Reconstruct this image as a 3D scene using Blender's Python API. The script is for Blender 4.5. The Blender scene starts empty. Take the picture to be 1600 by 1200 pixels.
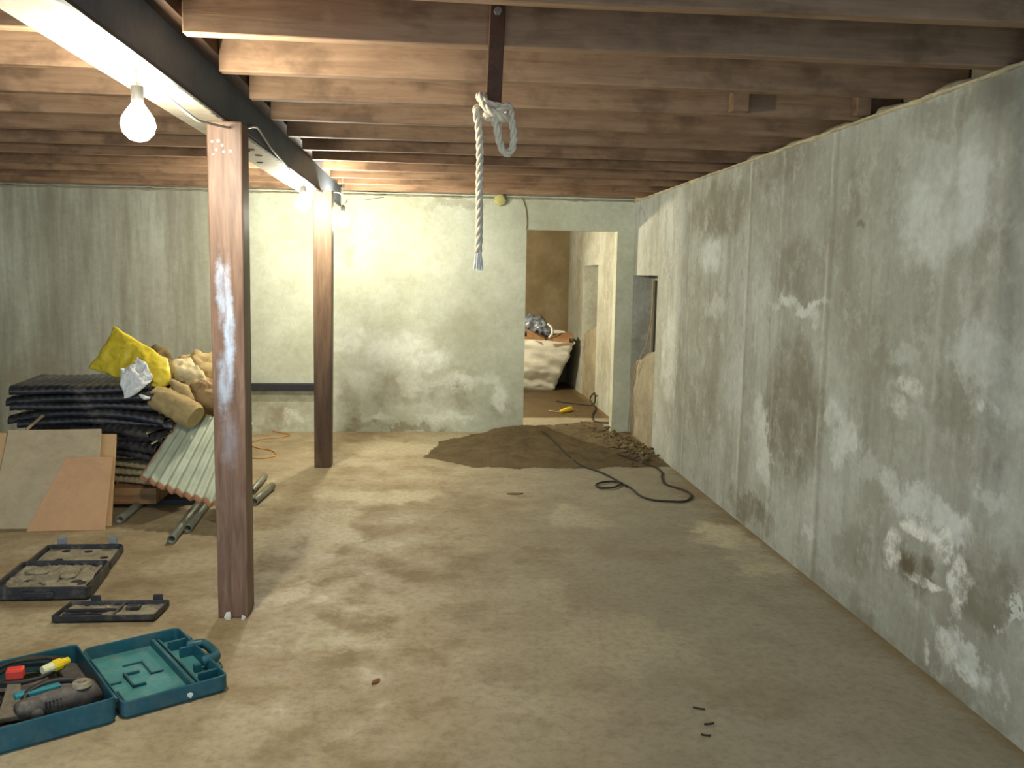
import bpy, math, random
from mathutils import Vector, Matrix, noise as mn
random.seed(7)
C = bpy.context.scene.collection
sc = bpy.context.scene

# ------------------------------------------------------------------ camera
CF, YAW, PIT, ROL, CH = 1388.98, .0910, .1217, .0175, 1.6
_F = Vector((math.sin(YAW)*math.cos(PIT), math.cos(YAW)*math.cos(PIT), -math.sin(PIT)))
_R0 = Vector((math.cos(YAW), -math.sin(YAW), 0)); _U0 = _R0.cross(_F)
_R = _R0*math.cos(ROL) + _U0*math.sin(ROL); _U = -_R0*math.sin(ROL) + _U0*math.cos(ROL)
cam = bpy.data.cameras.new('camera'); cam_o = bpy.data.objects.new('camera', cam); C.objects.link(cam_o)
cam.sensor_width = 36; cam.lens = CF/1600*36; cam.clip_start = .05; cam.clip_end = 100
M3 = Matrix((_R, _U, -_F)).transposed()
cam_o.matrix_world = Matrix.Translation((0, 0, CH)) @ M3.to_4x4()
sc.camera = cam_o

def at(u, v, ax, val):
    """the point of the plane (axis ax = val) that the photograph shows at pixel u, v"""
    d = _F + _R*((u-800)/CF) - _U*((v-600)/CF)
    o = Vector((0, 0, CH)); t = (val-o[ax])/d[ax]
    return o + d*t

# ------------------------------------------------------------------ world, exposure
w = bpy.data.worlds.new('world'); sc.world = w; w.use_nodes = True
bg = w.node_tree.nodes['Background']; bg.inputs[0].default_value = (.58, .78, 1, 1); bg.inputs[1].default_value = 2.9
sc.view_settings.view_transform = 'Standard'; sc.view_settings.look = 'None'
sc.view_settings.gamma = 1; sc.view_settings.use_curve_mapping = False
sc.view_settings.exposure = 0.2
sc.cycles.use_denoising = True
sc.cycles.max_bounces = 8; sc.cycles.diffuse_bounces = 5
sc.cycles.sample_clamp_indirect = 8
BULB_COL = (1, .95, .80)
BULB_W = 780            # radiance of each main bulb
BULB2_W = 2000

# ------------------------------------------------------------------ materials
def srgb(r, g, b):
    f = lambda c: (c/255/12.92) if c/255 <= .04045 else ((c/255+.055)/1.055)**2.4
    return (f(r), f(g), f(b), 1)

class NT:
    def __init__(s, name, rough=.8, metallic=0, spec=.3):
        s.m = bpy.data.materials.new(name); s.m.use_nodes = True
        s.t = s.m.node_tree; s.b = s.t.nodes['Principled BSDF']
        s.b.inputs['Roughness'].default_value = rough; s.b.inputs['Metallic'].default_value = metallic
        s.b.inputs['Specular IOR Level'].default_value = spec
    def n(s, typ, **kw):
        nd = s.t.nodes.new(typ)
        for k, v in kw.items(): setattr(nd, k, v)
        return nd
    def l(s, a, b): s.t.links.new(a, b)
    def inp(s, sock, v):
        if hasattr(v, 'is_output') or isinstance(v, bpy.types.NodeSocket): s.l(v, sock)
        else: sock.default_value = v
    def coord(s, kind='Object'): return s.n('ShaderNodeTexCoord').outputs[kind]
    def pos(s): return s.n('ShaderNodeNewGeometry').outputs['Position']
    def vm(s, op, a, b=None):
        nd = s.n('ShaderNodeVectorMath', operation=op); s.inp(nd.inputs[0], a)
        if b is not None: s.inp(nd.inputs[1], b)
        return nd.outputs['Value'] if op in ('LENGTH', 'DOT_PRODUCT') else nd.outputs[0]
    def ma(s, op, a, b=None, clamp=False):
        nd = s.n('ShaderNodeMath', operation=op, use_clamp=clamp); s.inp(nd.inputs[0], a)
        if b is not None: s.inp(nd.inputs[1], b)
        return nd.outputs[0]
    def mr(s, v, a, b, c=0, d=1, smooth=True):
        nd = s.n('ShaderNodeMapRange'); nd.interpolation_type = 'SMOOTHSTEP' if smooth else 'LINEAR'
        s.inp(nd.inputs[0], v)
        for i, q in enumerate((a, b, c, d)): nd.inputs[i+1].default_value = q
        return nd.outputs[0]
    def noise(s, vec, scale=5, detail=5, rough=.6, color=False, dist=0):
        nd = s.n('ShaderNodeTexNoise'); s.l(vec, nd.inputs['Vector'])
        nd.inputs['Scale'].default_value = scale; nd.inputs['Detail'].default_value = detail
        nd.inputs['Roughness'].default_value = rough; nd.inputs['Distortion'].default_value = dist
        return nd.outputs['Color' if color else 'Fac']
    def mix(s, f, a, b, mode='MIX'):
        nd = s.n('ShaderNodeMix', data_type='RGBA', blend_type=mode, clamp_factor=True)
        s.inp(nd.inputs[0], f); s.inp(nd.inputs[6], a); s.inp(nd.inputs[7], b)
        return nd.outputs[2]
    def ramp(s, v, stops):
        nd = s.n('ShaderNodeValToRGB'); s.l(v, nd.inputs[0]); e = nd.color_ramp.elements
        while len(e) < len(stops): e.new(.5)
        for el, (p, c) in zip(e, stops): el.position = p; el.color = c
        return nd.outputs[0]
    def base(s, c): s.inp(s.b.inputs['Base Color'], c)
    def bump(s, h, strength=.3, dist=.01):
        nd = s.n('ShaderNodeBump'); nd.inputs['Strength'].default_value = strength; nd.inputs['Distance'].default_value = dist
        s.inp(nd.inputs['Height'], h); s.l(nd.outputs[0], s.b.inputs['Normal'])
    def stains(s, vec, blobs, soft=(.55, 1.15)):
        """largest of many soft ellipses: (centre, radii, strength) on a wall, the third coordinate ignored by a large radius"""
        out = None
        for c, r, k in blobs:
            d = s.vm('LENGTH', s.vm('MULTIPLY', s.vm('SUBTRACT', vec, tuple(c)), tuple(1/q for q in r)))
            m = s.mr(d, soft[0], soft[1], k, 0)
            out = m if out is None else s.ma('MAXIMUM', out, m)
        return out

def plain(name, col, rough=.7, metallic=0, var=.15, scale=8, bump=.15, spec=.3, dust=0):
    q = NT(name, rough, metallic, spec); v = q.coord()
    n1 = q.noise(v, scale, 6, .6); n2 = q.noise(v, scale*7, 3, .6)
    f = q.ma('ADD', q.ma('MULTIPLY', n1, .65), q.ma('MULTIPLY', n2, .35))
    c0 = tuple(x*(1-var*2) for x in col[:3]) + (1,); c1 = tuple(min(1, x*(1+var*2)) for x in col[:3]) + (1,)
    c = q.ramp(f, [(.3, c0), (.7, c1)])
    if dust: c = q.mix(q.mr(q.noise(v, scale*1.7, 6, .7), .48, .72, 0, dust), c, srgb(150, 140, 120))
    q.base(c)
    if bump: q.bump(f, bump, .004)
    return q.m

# ---------- concrete of the right wall: stains sit where the photograph shows them
def wblob(u, v, du, dv, k=1.0):
    p = at(u, v, 0, 2.0423); a = at(u+du, v, 0, 2.0423); b = at(u, v+dv, 0, 2.0423)
    return (p, (9, max(.02, abs(a.y-p.y)), max(.02, abs(b.z-p.z))), k)

def wall_concrete(name, side):
    q = NT(name, .85, 0, .2); P = q.pos()
    big = q.noise(P, 1.1, 6, .62)
    streakv = q.vm('MULTIPLY', P, (3, 3, .3)); streak = q.noise(streakv, 1.3, 7, .66)
    fine = q.noise(P, 24, 5, .65); mid = q.noise(P, 5, 6, .65)
    off = q.vm('MULTIPLY', q.vm('SUBTRACT', q.noise(P, 3.2, 6, .68, color=True), (.5, .5, .5)), (0, .75, .5) if side == 'right' else (.6, 0, .5))
    D = q.vm('ADD', P, off)
    if side == 'right':
        c = q.ramp(big, [(.32, srgb(142, 141, 126)), (.52, srgb(166, 169, 158)), (.68, srgb(184, 189, 182))])
        c = q.mix(q.mr(streak, .47, .66, 0, .5), c, srgb(132, 129, 114))
        c = q.mix(q.mr(streak, .30, .42, .35, 0), c, srgb(196, 200, 190))
        # damp brown and dark areas
        damp = q.stains(D, [wblob(1240, 640, 55, 130, .85), wblob(1560, 930, 60, 90, .9), wblob(1420, 880, 40, 40, .9), wblob(1350, 1000, 60, 60, .7),
                            wblob(1120, 330, 60, 45, .8), wblob(1220, 250, 60, 40, .6), wblob(1170, 800, 50, 22, .9), wblob(1490, 640, 45, 60, .5),
                            wblob(1240, 430, 45, 70, .6), wblob(1330, 850, 40, 60, .45), wblob(1480, 1090, 80, 30, .6), wblob(1100, 640, 28, 70, .45),
                            wblob(1390, 560, 40, 40, .4), wblob(1500, 160, 120, 40, .5), wblob(1290, 930, 60, 40, .5)])
        damp = q.ma('MULTIPLY', damp, q.mr(mid, .3, .6, .5, 1))
        c = q.mix(damp, c, srgb(120, 116, 98))
        c = q.mix(q.mr(q.noise(P, 7, 7, .72), .5, .68, 0, .5), c, srgb(190, 194, 184))
        c = q.mix(q.mr(q.noise(q.vm('ADD', P, (5, 5, 5)), 6, 7, .72), .52, .7, 0, .45), c, srgb(124, 120, 102))
        # pale limewash-like bloom
        pale = q.stains(D, [wblob(1480, 330, 90, 90, .6), wblob(1540, 560, 60, 70, .5), wblob(1110, 400, 25, 30, .6), wblob(1045, 560, 14, 80, .5),
                            wblob(1195, 700, 12, 60, .85), wblob(1185, 640, 10, 40, .7), wblob(1240, 480, 55, 13, .85), wblob(1320, 690, 20, 45, .8), wblob(1300, 640, 18, 25, .7),
                            wblob(1400, 760, 30, 30, .7), wblob(1450, 790, 40, 30, .8), wblob(1480, 830, 35, 35, .85), wblob(1360, 720, 20, 40, .4), wblob(1570, 620, 40, 40, .3),
                            wblob(1520, 1040, 45, 30, .8), wblob(1490, 1020, 25, 25, .8), wblob(1594, 970, 8, 50, .8), wblob(1270, 840, 16, 20, .6), wblob(1120, 480, 22, 20, .4),
                            wblob(1540, 790, 30, 25, .5), wblob(1415, 560, 30, 30, .4), wblob(1230, 900, 10, 12, .3)])
        pale = q.ma('MULTIPLY', pale, q.mr(mid, .32, .56, .25, 1))
        c = q.mix(pale, c, srgb(208, 214, 208))
        S = q.vm('ADD', P, q.vm('MULTIPLY', off, (0, .35, .35)))
        crust = q.stains(S, [wblob(1420, 606, 26, 18, .6), wblob(1404, 640, 16, 18, .5), wblob(1436, 632, 14, 18, .45), wblob(1537, 641, 10, 11, .55), wblob(1558, 640, 9, 10, .5), wblob(1395, 855, 12, 40, .9), wblob(1435, 825, 34, 14, 1), wblob(1470, 850, 16, 30, 1), wblob(1440, 905, 40, 10, .95),
                             wblob(1500, 915, 24, 45, .9), wblob(1500, 960, 12, 20, .7), wblob(1475, 1010, 18, 30, .6), wblob(1510, 1055, 30, 15, .6), wblob(1445, 1020, 5, 20, .6)], (.7, 1.1))
        crust = q.ma('MULTIPLY', crust, q.mr(q.noise(P, 13, 7, .75), .38, .6, .15, 1))
        c = q.mix(crust, c, srgb(228, 230, 222))
        hole = q.stains(S, [wblob(1418, 875, 14, 22, .9), wblob(1450, 880, 10, 14, .6), wblob(1420, 625, 14, 12, .2), wblob(1340, 320, 5, 25, .35), wblob(1345, 350, 8, 5, .5)], (.5, 1.2))
        c = q.mix(hole, c, srgb(98, 86, 66))
        # vertical shutter-board seams
        for (u, k) in ((1165, .55), (1290, .45), (1215, .25), (1075, .25), (1470, .2)):
            y = at(u, 450, 0, 2.0423).y
            sy = q.n('ShaderNodeSeparateXYZ'); q.l(q.vm('ADD', P, q.vm('MULTIPLY', off, (0, .04, 0))), sy.inputs[0])
            d = q.ma('ABSOLUTE', q.ma('SUBTRACT', sy.outputs[1], y))
            c = q.mix(q.ma('MULTIPLY', q.mr(d, .004, .022, k, 0), q.mr(mid, .35, .55)), c, srgb(200, 202, 186))
            d2 = q.ma('ABSOLUTE', q.ma('SUBTRACT', sy.outputs[1], y-.05))
            c = q.mix(q.mr(d2, .0, .035, k*.7, 0), c, srgb(108, 104, 86))
    elif side == 'back':
        def bb(u, v, du, dv, k):
            p = at(u, v, 1, 8.979); a = at(u+du, v, 1, 8.979); b = at(u, v+dv, 1, 8.979)
            return (p, (abs(a.x-p.x), 9, abs(b.z-p.z)), k)
        c = q.ramp(big, [(.34, srgb(172, 174, 150)), (.52, srgb(190, 194, 172)), (.7, srgb(206, 209, 190))])
        c = q.mix(q.mr(mid, .45, .72, 0, .3), c, srgb(160, 158, 132))
        # streaked concrete towards the left end, its dark tones lightened for lamp glare
        sx = q.n('ShaderNodeSeparateXYZ'); q.l(P, sx.inputs[0])
        left = q.mr(q.ma('ADD', sx.outputs[0], q.ma('MULTIPLY', mid, .5)), -2.2, -1.6, 1, 0)
        lc = q.ramp(streak, [(.36, srgb(186, 188, 172)), (.5, srgb(156, 154, 138)), (.64, srgb(126, 120, 102))])
        c = q.mix(q.ma('MULTIPLY', left, .8), c, lc)
        damp = q.stains(D, [bb(430, 650, 55, 25, .7), bb(620, 610, 50, 30, .55), bb(710, 620, 50, 22, .6), bb(560, 665, 40, 10, .8), bb(700, 585, 60, 14, .3), bb(545, 640, 14, 55, .4),
                            bb(555, 405, 10, 18, .5), bb(650, 672, 60, 6, .8), bb(780, 640, 30, 20, .3), bb(60, 600, 60, 60, .5), bb(250, 470, 50, 90, .3), bb(720, 312, 60, 8, .5), bb(435, 625, 60, 20, .5)])  # last ellipse paints the batten's shadow on the wall below it
        c = q.mix(q.ma('MULTIPLY', damp, q.mr(mid, .3, .6, .4, 1)), c, srgb(140, 130, 100))
        pale = q.stains(D, [bb(620, 540, 60, 28, .8), bb(670, 560, 40, 18, .8), bb(740, 595, 55, 12, .7), bb(780, 620, 14, 30, .7), bb(540, 530, 30, 30, .7), bb(590, 655, 30, 10, .8), bb(700, 655, 50, 8, .7),
                            bb(460, 650, 22, 14, .8), bb(640, 600, 18, 12, .5), bb(560, 590, 30, 18, .5), bb(400, 655, 18, 10, .5)], (.3, 1.2))
        c = q.mix(q.ma('MULTIPLY', pale, q.mr(mid, .3, .55, .2, 1)), c, srgb(226, 229, 214))
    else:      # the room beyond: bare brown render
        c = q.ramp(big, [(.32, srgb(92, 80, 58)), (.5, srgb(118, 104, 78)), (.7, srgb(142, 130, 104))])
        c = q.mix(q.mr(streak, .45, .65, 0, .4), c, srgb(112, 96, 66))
    c = q.mix(q.mr(fine, .3, .7, 0, .16), c, srgb(96, 92, 78))
    q.base(c)
    h = q.ma('ADD', q.ma('MULTIPLY', mid, .8), q.ma('MULTIPLY', fine, .35))
    q.bump(h, .35, .012)
    return q.m

def floor_mat():
    q = NT('floor_concrete', .75, 0, .3); P = q.pos()
    def fb(u, v, du, dv, k=1):
        p = at(u, v, 2, 0); a = at(u+du, v, 2, 0); b = at(u, v+dv, 2, 0)
        return (p, (max(.04, abs(a.x-p.x)), max(.04, abs(b.y-p.y)), 9), k)
    big = q.noise(P, .9, 7, .62); mid = q.noise(P, 3.4, 7, .68); fine = q.noise(P, 26, 6, .7)
    off = q.vm('MULTIPLY', q.vm('SUBTRACT', q.noise(P, 2.4, 6, .7, color=True), (.5, .5, .5)), (.7, .9, 0))
    D = q.vm('ADD', P, off)
    c = q.ramp(big, [(.34, srgb(144, 126, 94)), (.5, srgb(162, 146, 114)), (.66, srgb(176, 163, 132))])
    c = q.mix(q.mr(mid, .48, .64, 0, .6), c, srgb(128, 110, 78))
    c = q.mix(q.mr(mid, .30, .44, .55, 0), c, srgb(188, 177, 148))
    sx = q.n('ShaderNodeSeparateXYZ'); q.l(D, sx.inputs[0])
    c = q.mix(q.mr(sx.outputs[0], -.3, 1.3, 0, .7), c, srgb(148, 144, 128))      # greyer cement towards the right wall
    pale = q.stains(D, [fb(1130, 835, 50, 30, .8), fb(600, 775, 110, 14, .7), fb(520, 830, 50, 40, .5), fb(460, 925, 40, 30, .6), fb(890, 810, 60, 18, .4), fb(420, 850, 60, 30, .5),  # second ellipse paints the floor's bright sheen near the farther post
                        fb(640, 700, 100, 14, .5), fb(300, 880, 70, 40, .3), fb(500, 1000, 60, 30, .4), fb(830, 930, 60, 30, .3), fb(960, 1000, 120, 60, .25), fb(1180, 880, 50, 20, .5)])
    c = q.mix(q.ma('MULTIPLY', pale, q.mr(mid, .35, .55, .35, 1)), c, srgb(206, 196, 164))
    dark = q.stains(D, [fb(850, 780, 60, 10, .55), fb(740, 880, 60, 14, .5), fb(850, 865, 50, 14, .5), fb(640, 1060, 80, 30, .35), fb(220, 940, 120, 60, .4), fb(1180, 1060, 120, 60, .3), fb(1130, 810, 50, 12, .5),
                        fb(760, 790, 50, 12, .4), fb(1000, 870, 80, 20, .35), fb(560, 870, 40, 20, .3), fb(1080, 770, 20, 30, .5), fb(100, 900, 120, 60, .35), fb(1210, 1100, 50, 14, .4)])
    c = q.mix(q.ma('MULTIPLY', dark, q.mr(mid, .35, .6, .4, 1)), c, srgb(122, 100, 66))
    # bare earth in the room beyond the doorway, and the brown line of dirt along the right wall
    sp = q.n('ShaderNodeSeparateXYZ'); q.l(q.vm('ADD', P, q.vm('MULTIPLY', off, (.25, .25, 0))), sp.inputs[0])
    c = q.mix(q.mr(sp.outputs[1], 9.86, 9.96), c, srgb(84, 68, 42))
    c = q.mix(q.mr(q.ma('ADD', sp.outputs[0], q.ma('MULTIPLY', mid, .1)), 1.99, 2.11, 0, .8), c, srgb(134, 112, 70))
    c = q.mix(q.mr(fine, .42, .68, 0, .4), c, srgb(108, 98, 78))
    q.base(c)
    q.inp(q.b.inputs['Roughness'], q.mr(mid, .3, .7, .5, .85))
    q.bump(q.ma('ADD', q.ma('MULTIPLY', mid, 1), q.ma('MULTIPLY', fine, .25)), .3, .015)
    return q.m

def wood(name, c0, c1, c2, axis=0, rough=.75, seedobj=True, spots=.5, smear=None, blotch=.5):
    q = NT(name, rough, 0, .25); O = q.coord()
    if seedobj:
        r = q.n('ShaderNodeObjectInfo').outputs['Random']
        cx = q.n('ShaderNodeCombineXYZ'); 
        for i in range(3): q.l(q.ma('MULTIPLY', r, 37.0+i*11), cx.inputs[i])
        O2 = q.vm('ADD', O, cx.outputs[0])
    else: O2 = O
    sc_ = [9, 9, 9]; sc_[axis] = .8
    g = q.noise(q.vm('MULTIPLY', O2, tuple(sc_)), 3.2, 6, .65, dist=.6)
    b = q.noise(q.vm('MULTIPLY', O2, tuple(blotch if i == axis else 2.2 for i in range(3))), 2.2, 5, .6)
    c = q.ramp(g, [(.3, c0), (.5, c1), (.72, c2)])
    c = q.mix(q.mr(b, .47, .68, 0, spots), c, tuple(x*.45 for x in c0[:3])+(1,))
    c = q.mix(q.mr(b, .3, .42, spots*.6, 0), c, tuple(min(1, x*1.25) for x in c2[:3])+(1,))
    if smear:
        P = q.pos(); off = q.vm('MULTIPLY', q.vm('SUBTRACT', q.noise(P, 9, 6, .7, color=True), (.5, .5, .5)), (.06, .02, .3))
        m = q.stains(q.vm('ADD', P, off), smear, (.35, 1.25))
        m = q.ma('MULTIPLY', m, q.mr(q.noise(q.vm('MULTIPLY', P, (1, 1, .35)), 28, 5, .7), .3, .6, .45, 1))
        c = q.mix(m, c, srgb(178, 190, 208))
    q.base(c); q.bump(g, .25, .004)
    return q.m

MAT = {}
MAT['wall_r'] = wall_concrete('right_wall_concrete', 'right')
MAT['wall_b'] = wall_concrete('back_wall_render', 'back')
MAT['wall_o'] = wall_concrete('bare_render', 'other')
MAT['floor'] = floor_mat()
MAT['joist'] = wood('joist_timber', srgb(122, 94, 70), srgb(140, 111, 85), srgb(154, 126, 98), 0, spots=.65, blotch=1.5)
MAT['joist_l'] = MAT['joist']
MAT['deck'] = wood('deck_boards', srgb(60, 42, 30), srgb(80, 58, 42), srgb(98, 74, 54), 1)
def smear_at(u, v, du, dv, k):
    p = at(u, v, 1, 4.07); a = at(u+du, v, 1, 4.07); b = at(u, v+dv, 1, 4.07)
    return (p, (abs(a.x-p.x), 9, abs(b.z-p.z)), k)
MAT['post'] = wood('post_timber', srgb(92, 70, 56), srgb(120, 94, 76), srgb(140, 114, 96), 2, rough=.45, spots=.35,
                   smear=[smear_at(358, 520, 9, 110, 1.0), smear_at(345, 455, 8, 60, .7), smear_at(352, 600, 12, 50, .7), smear_at(360, 690, 14, 50, .25)])  # bluish-white upright patch mixed into the near post's wood colour
MAT['post2'] = wood('post_timber_far', srgb(84, 66, 50), srgb(106, 84, 64), srgb(124, 102, 80), 2, rough=.5, spots=.4)
MAT['steel'] = plain('beam_steel', srgb(84, 94, 104), .6, 0, .15, 3, spec=.3)
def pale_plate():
    q = NT('pale_underside', .6, 0, .3); P = q.pos()  # paler than the beam's sides, with a ragged dark right edge
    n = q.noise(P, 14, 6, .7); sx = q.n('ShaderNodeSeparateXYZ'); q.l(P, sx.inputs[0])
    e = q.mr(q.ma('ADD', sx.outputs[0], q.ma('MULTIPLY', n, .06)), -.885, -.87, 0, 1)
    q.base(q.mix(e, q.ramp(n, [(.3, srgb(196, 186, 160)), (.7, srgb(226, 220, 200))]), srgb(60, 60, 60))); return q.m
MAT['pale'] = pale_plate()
MAT['hole'] = plain('hole_dark', srgb(28, 26, 24), .9, bump=0)
MAT['rust'] = plain('rusty_strap', srgb(84, 58, 42), .7, .3, .25, 14)
MAT['boltm'] = plain('bolt_steel', srgb(170, 170, 165), .35, .8)
MAT['rope'] = plain('rope_fibre', srgb(206, 192, 166), .9, 0, .15, 40, bump=.5)
MAT['socket'] = plain('socket_plastic', srgb(40, 38, 36), .5)
MAT['wire_w'] = plain('white_wire', srgb(225, 222, 210), .5)
MAT['wire_k'] = plain('dark_cord', srgb(52, 48, 40), .6)
MAT['wire_o'] = plain('orange_cord', srgb(184, 128, 62), .6)
MAT['wire_t'] = plain('tan_cord', srgb(160, 146, 112), .7)
MAT['sand'] = plain('damp_sand', srgb(92, 78, 52), .95, 0, .22, 5, bump=.6)
MAT['rubble'] = plain('earth_rubble', srgb(104, 90, 64), .95, 0, .25, 7, bump=.8)
MAT['mortar'] = plain('mortar_lumps', srgb(176, 166, 136), .9, 0, .2, 9, bump=.6)
MAT['fill'] = plain('rough_infill', srgb(142, 134, 112), .95, 0, .18, 3.5, bump=.8)
MAT['frame'] = wood('window_wood', srgb(150, 136, 110), srgb(176, 164, 136), srgb(196, 186, 160), 2)
MAT['glass'] = plain('dirty_glass', srgb(40, 42, 42), .25, bump=0)
MAT['black'] = plain('black_plastic', srgb(36, 36, 40), .42, 0, .3, 3, bump=.1, spec=.6, dust=.3)
MAT['black2'] = plain('black_case_plastic', srgb(36, 35, 37), .5, 0, .2, 9, bump=.1, spec=.5, dust=.3)
MAT['dusty'] = plain('dusty_lining', srgb(136, 128, 106), .8, 0, .3, 9)
MAT['chrome'] = plain('latch_metal', srgb(176, 180, 186), .3, .8)
MAT['teal'] = plain('teal_plastic', srgb(28, 86, 98), .4, 0, .12, 6, bump=.05, spec=.5, dust=.12)
MAT['teal_in'] = plain('teal_dusty_inside', srgb(66, 128, 128), .6, 0, .14, 7, bump=.05, dust=.35)
MAT['teal_lt'] = plain('teal_tool_body', srgb(52, 132, 140), .45, 0, .1, 6)
MAT['greytool'] = plain('tool_rubber', srgb(88, 82, 76), .6, 0, .25, 14, dust=.4)
MAT['red'] = plain('red_plastic', srgb(206, 62, 48), .5, 0, .08)
MAT['yellow'] = plain('yellow_plastic', srgb(232, 200, 40), .45, 0, .06)
MAT['ivory'] = plain('ivory_plastic', srgb(224, 218, 170), .45, 0, .06)
MAT['brushm'] = plain('grey_bristle', srgb(112, 104, 88), .9, 0, .2, 30, bump=.8)
MAT['ply'] = plain('board_grey', srgb(190, 172, 138), .8, 0, .1, 4, dust=.5)
MAT['mdf'] = plain('board_tan', srgb(204, 166, 118), .8, 0, .06, 6)
MAT['mdf2'] = plain('board_pinkish', srgb(206, 162, 120), .8, 0, .05, 5, dust=.2)
MAT['slat'] = plain('grey_beige_sheet', srgb(158, 142, 108), .85, 0, .2, 9)
MAT['timber'] = wood('rough_timber', srgb(120, 88, 58), srgb(150, 114, 76), srgb(170, 134, 94), 0)
MAT['burlap'] = plain('burlap', srgb(168, 146, 100), .95, 0, .15, 22, bump=.7)
MAT['burlap_d'] = plain('dark_burlap', srgb(112, 96, 66), .95, 0, .15, 18, bump=.7)
MAT['burlap_l'] = plain('pale_burlap', srgb(204, 188, 146), .95, 0, .12, 18, bump=.7)
MAT['burlap_b'] = plain('brown_paper', srgb(158, 130, 90), .9, 0, .15, 14, bump=.6)
MAT['ybag'] = plain('yellow_sack', srgb(218, 194, 56), .5, 0, .12, 6, bump=.3)
MAT['wbag'] = plain('white_sack', srgb(214, 216, 212), .5, 0, .06, 8, bump=.3)
MAT['pipe'] = plain('galvanised_pipe', srgb(134, 134, 118), .45, .45, .2, 12)
def green_sheet():
    q = NT('green_corrugated', .6, 0, .4); O = q.coord('UV'); P = q.coord()
    c = q.ramp(q.noise(P, 5, 6, .65), [(.35, srgb(158, 168, 144)), (.65, srgb(196, 202, 178))])
    sx = q.n('ShaderNodeSeparateXYZ'); q.l(O, sx.inputs[0])
    e = q.mr(q.ma('ADD', sx.outputs[1], q.ma('MULTIPLY', q.noise(P, 16, 5, .7), .07)), .075, .1, 1, 0)
    e2 = q.mr(q.ma('ADD', sx.outputs[0], q.ma('MULTIPLY', q.noise(P, 9, 5, .7), .1)), .075, .1, 1, 0)
    c = q.mix(q.ma('MAXIMUM', e, q.ma('MULTIPLY', e2, .7)), c, srgb(150, 106, 74)); q.base(c); return q.m
MAT['green'] = green_sheet()
MAT['bag'] = plain('woven_bulk_bag', srgb(226, 226, 216), .6, 0, .08, 6, bump=.5)
MAT['bag_in'] = plain('dark_bag_inside', srgb(60, 54, 48), .9)
MAT['foil'] = plain('silver_plastic', srgb(120, 128, 140), .3, .2, .45, 16, bump=.6)
MAT['card'] = plain('cardboard', srgb(146, 112, 78), .85, 0, .15, 8)
MAT['batten'] = plain('black_batten', srgb(44, 46, 50), .55)
MAT['foam'] = plain('yellow_foam', srgb(176, 170, 110), .9, 0, .15, 30, bump=.8)
MAT['leaf'] = plain('dry_leaf', srgb(116, 72, 38), .8)
MAT['splint'] = plain('dark_splinter', srgb(64, 50, 38), .9)
MAT['chip'] = plain('white_chip', srgb(220, 216, 202), .8)
def emis(name, col, s):
    q = NT(name); q.b.inputs['Base Color'].default_value = (.9, .9, .9, 1)
    q.b.inputs['Emission Color'].default_value = (*col, 1); q.b.inputs['Emission Strength'].default_value = s; return q.m
MAT['glow'] = emis('bulb_glow', BULB_COL, BULB_W)
MAT['glow2'] = emis('bulb_glow_warm', (1, .87, .62), BULB2_W)

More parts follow.
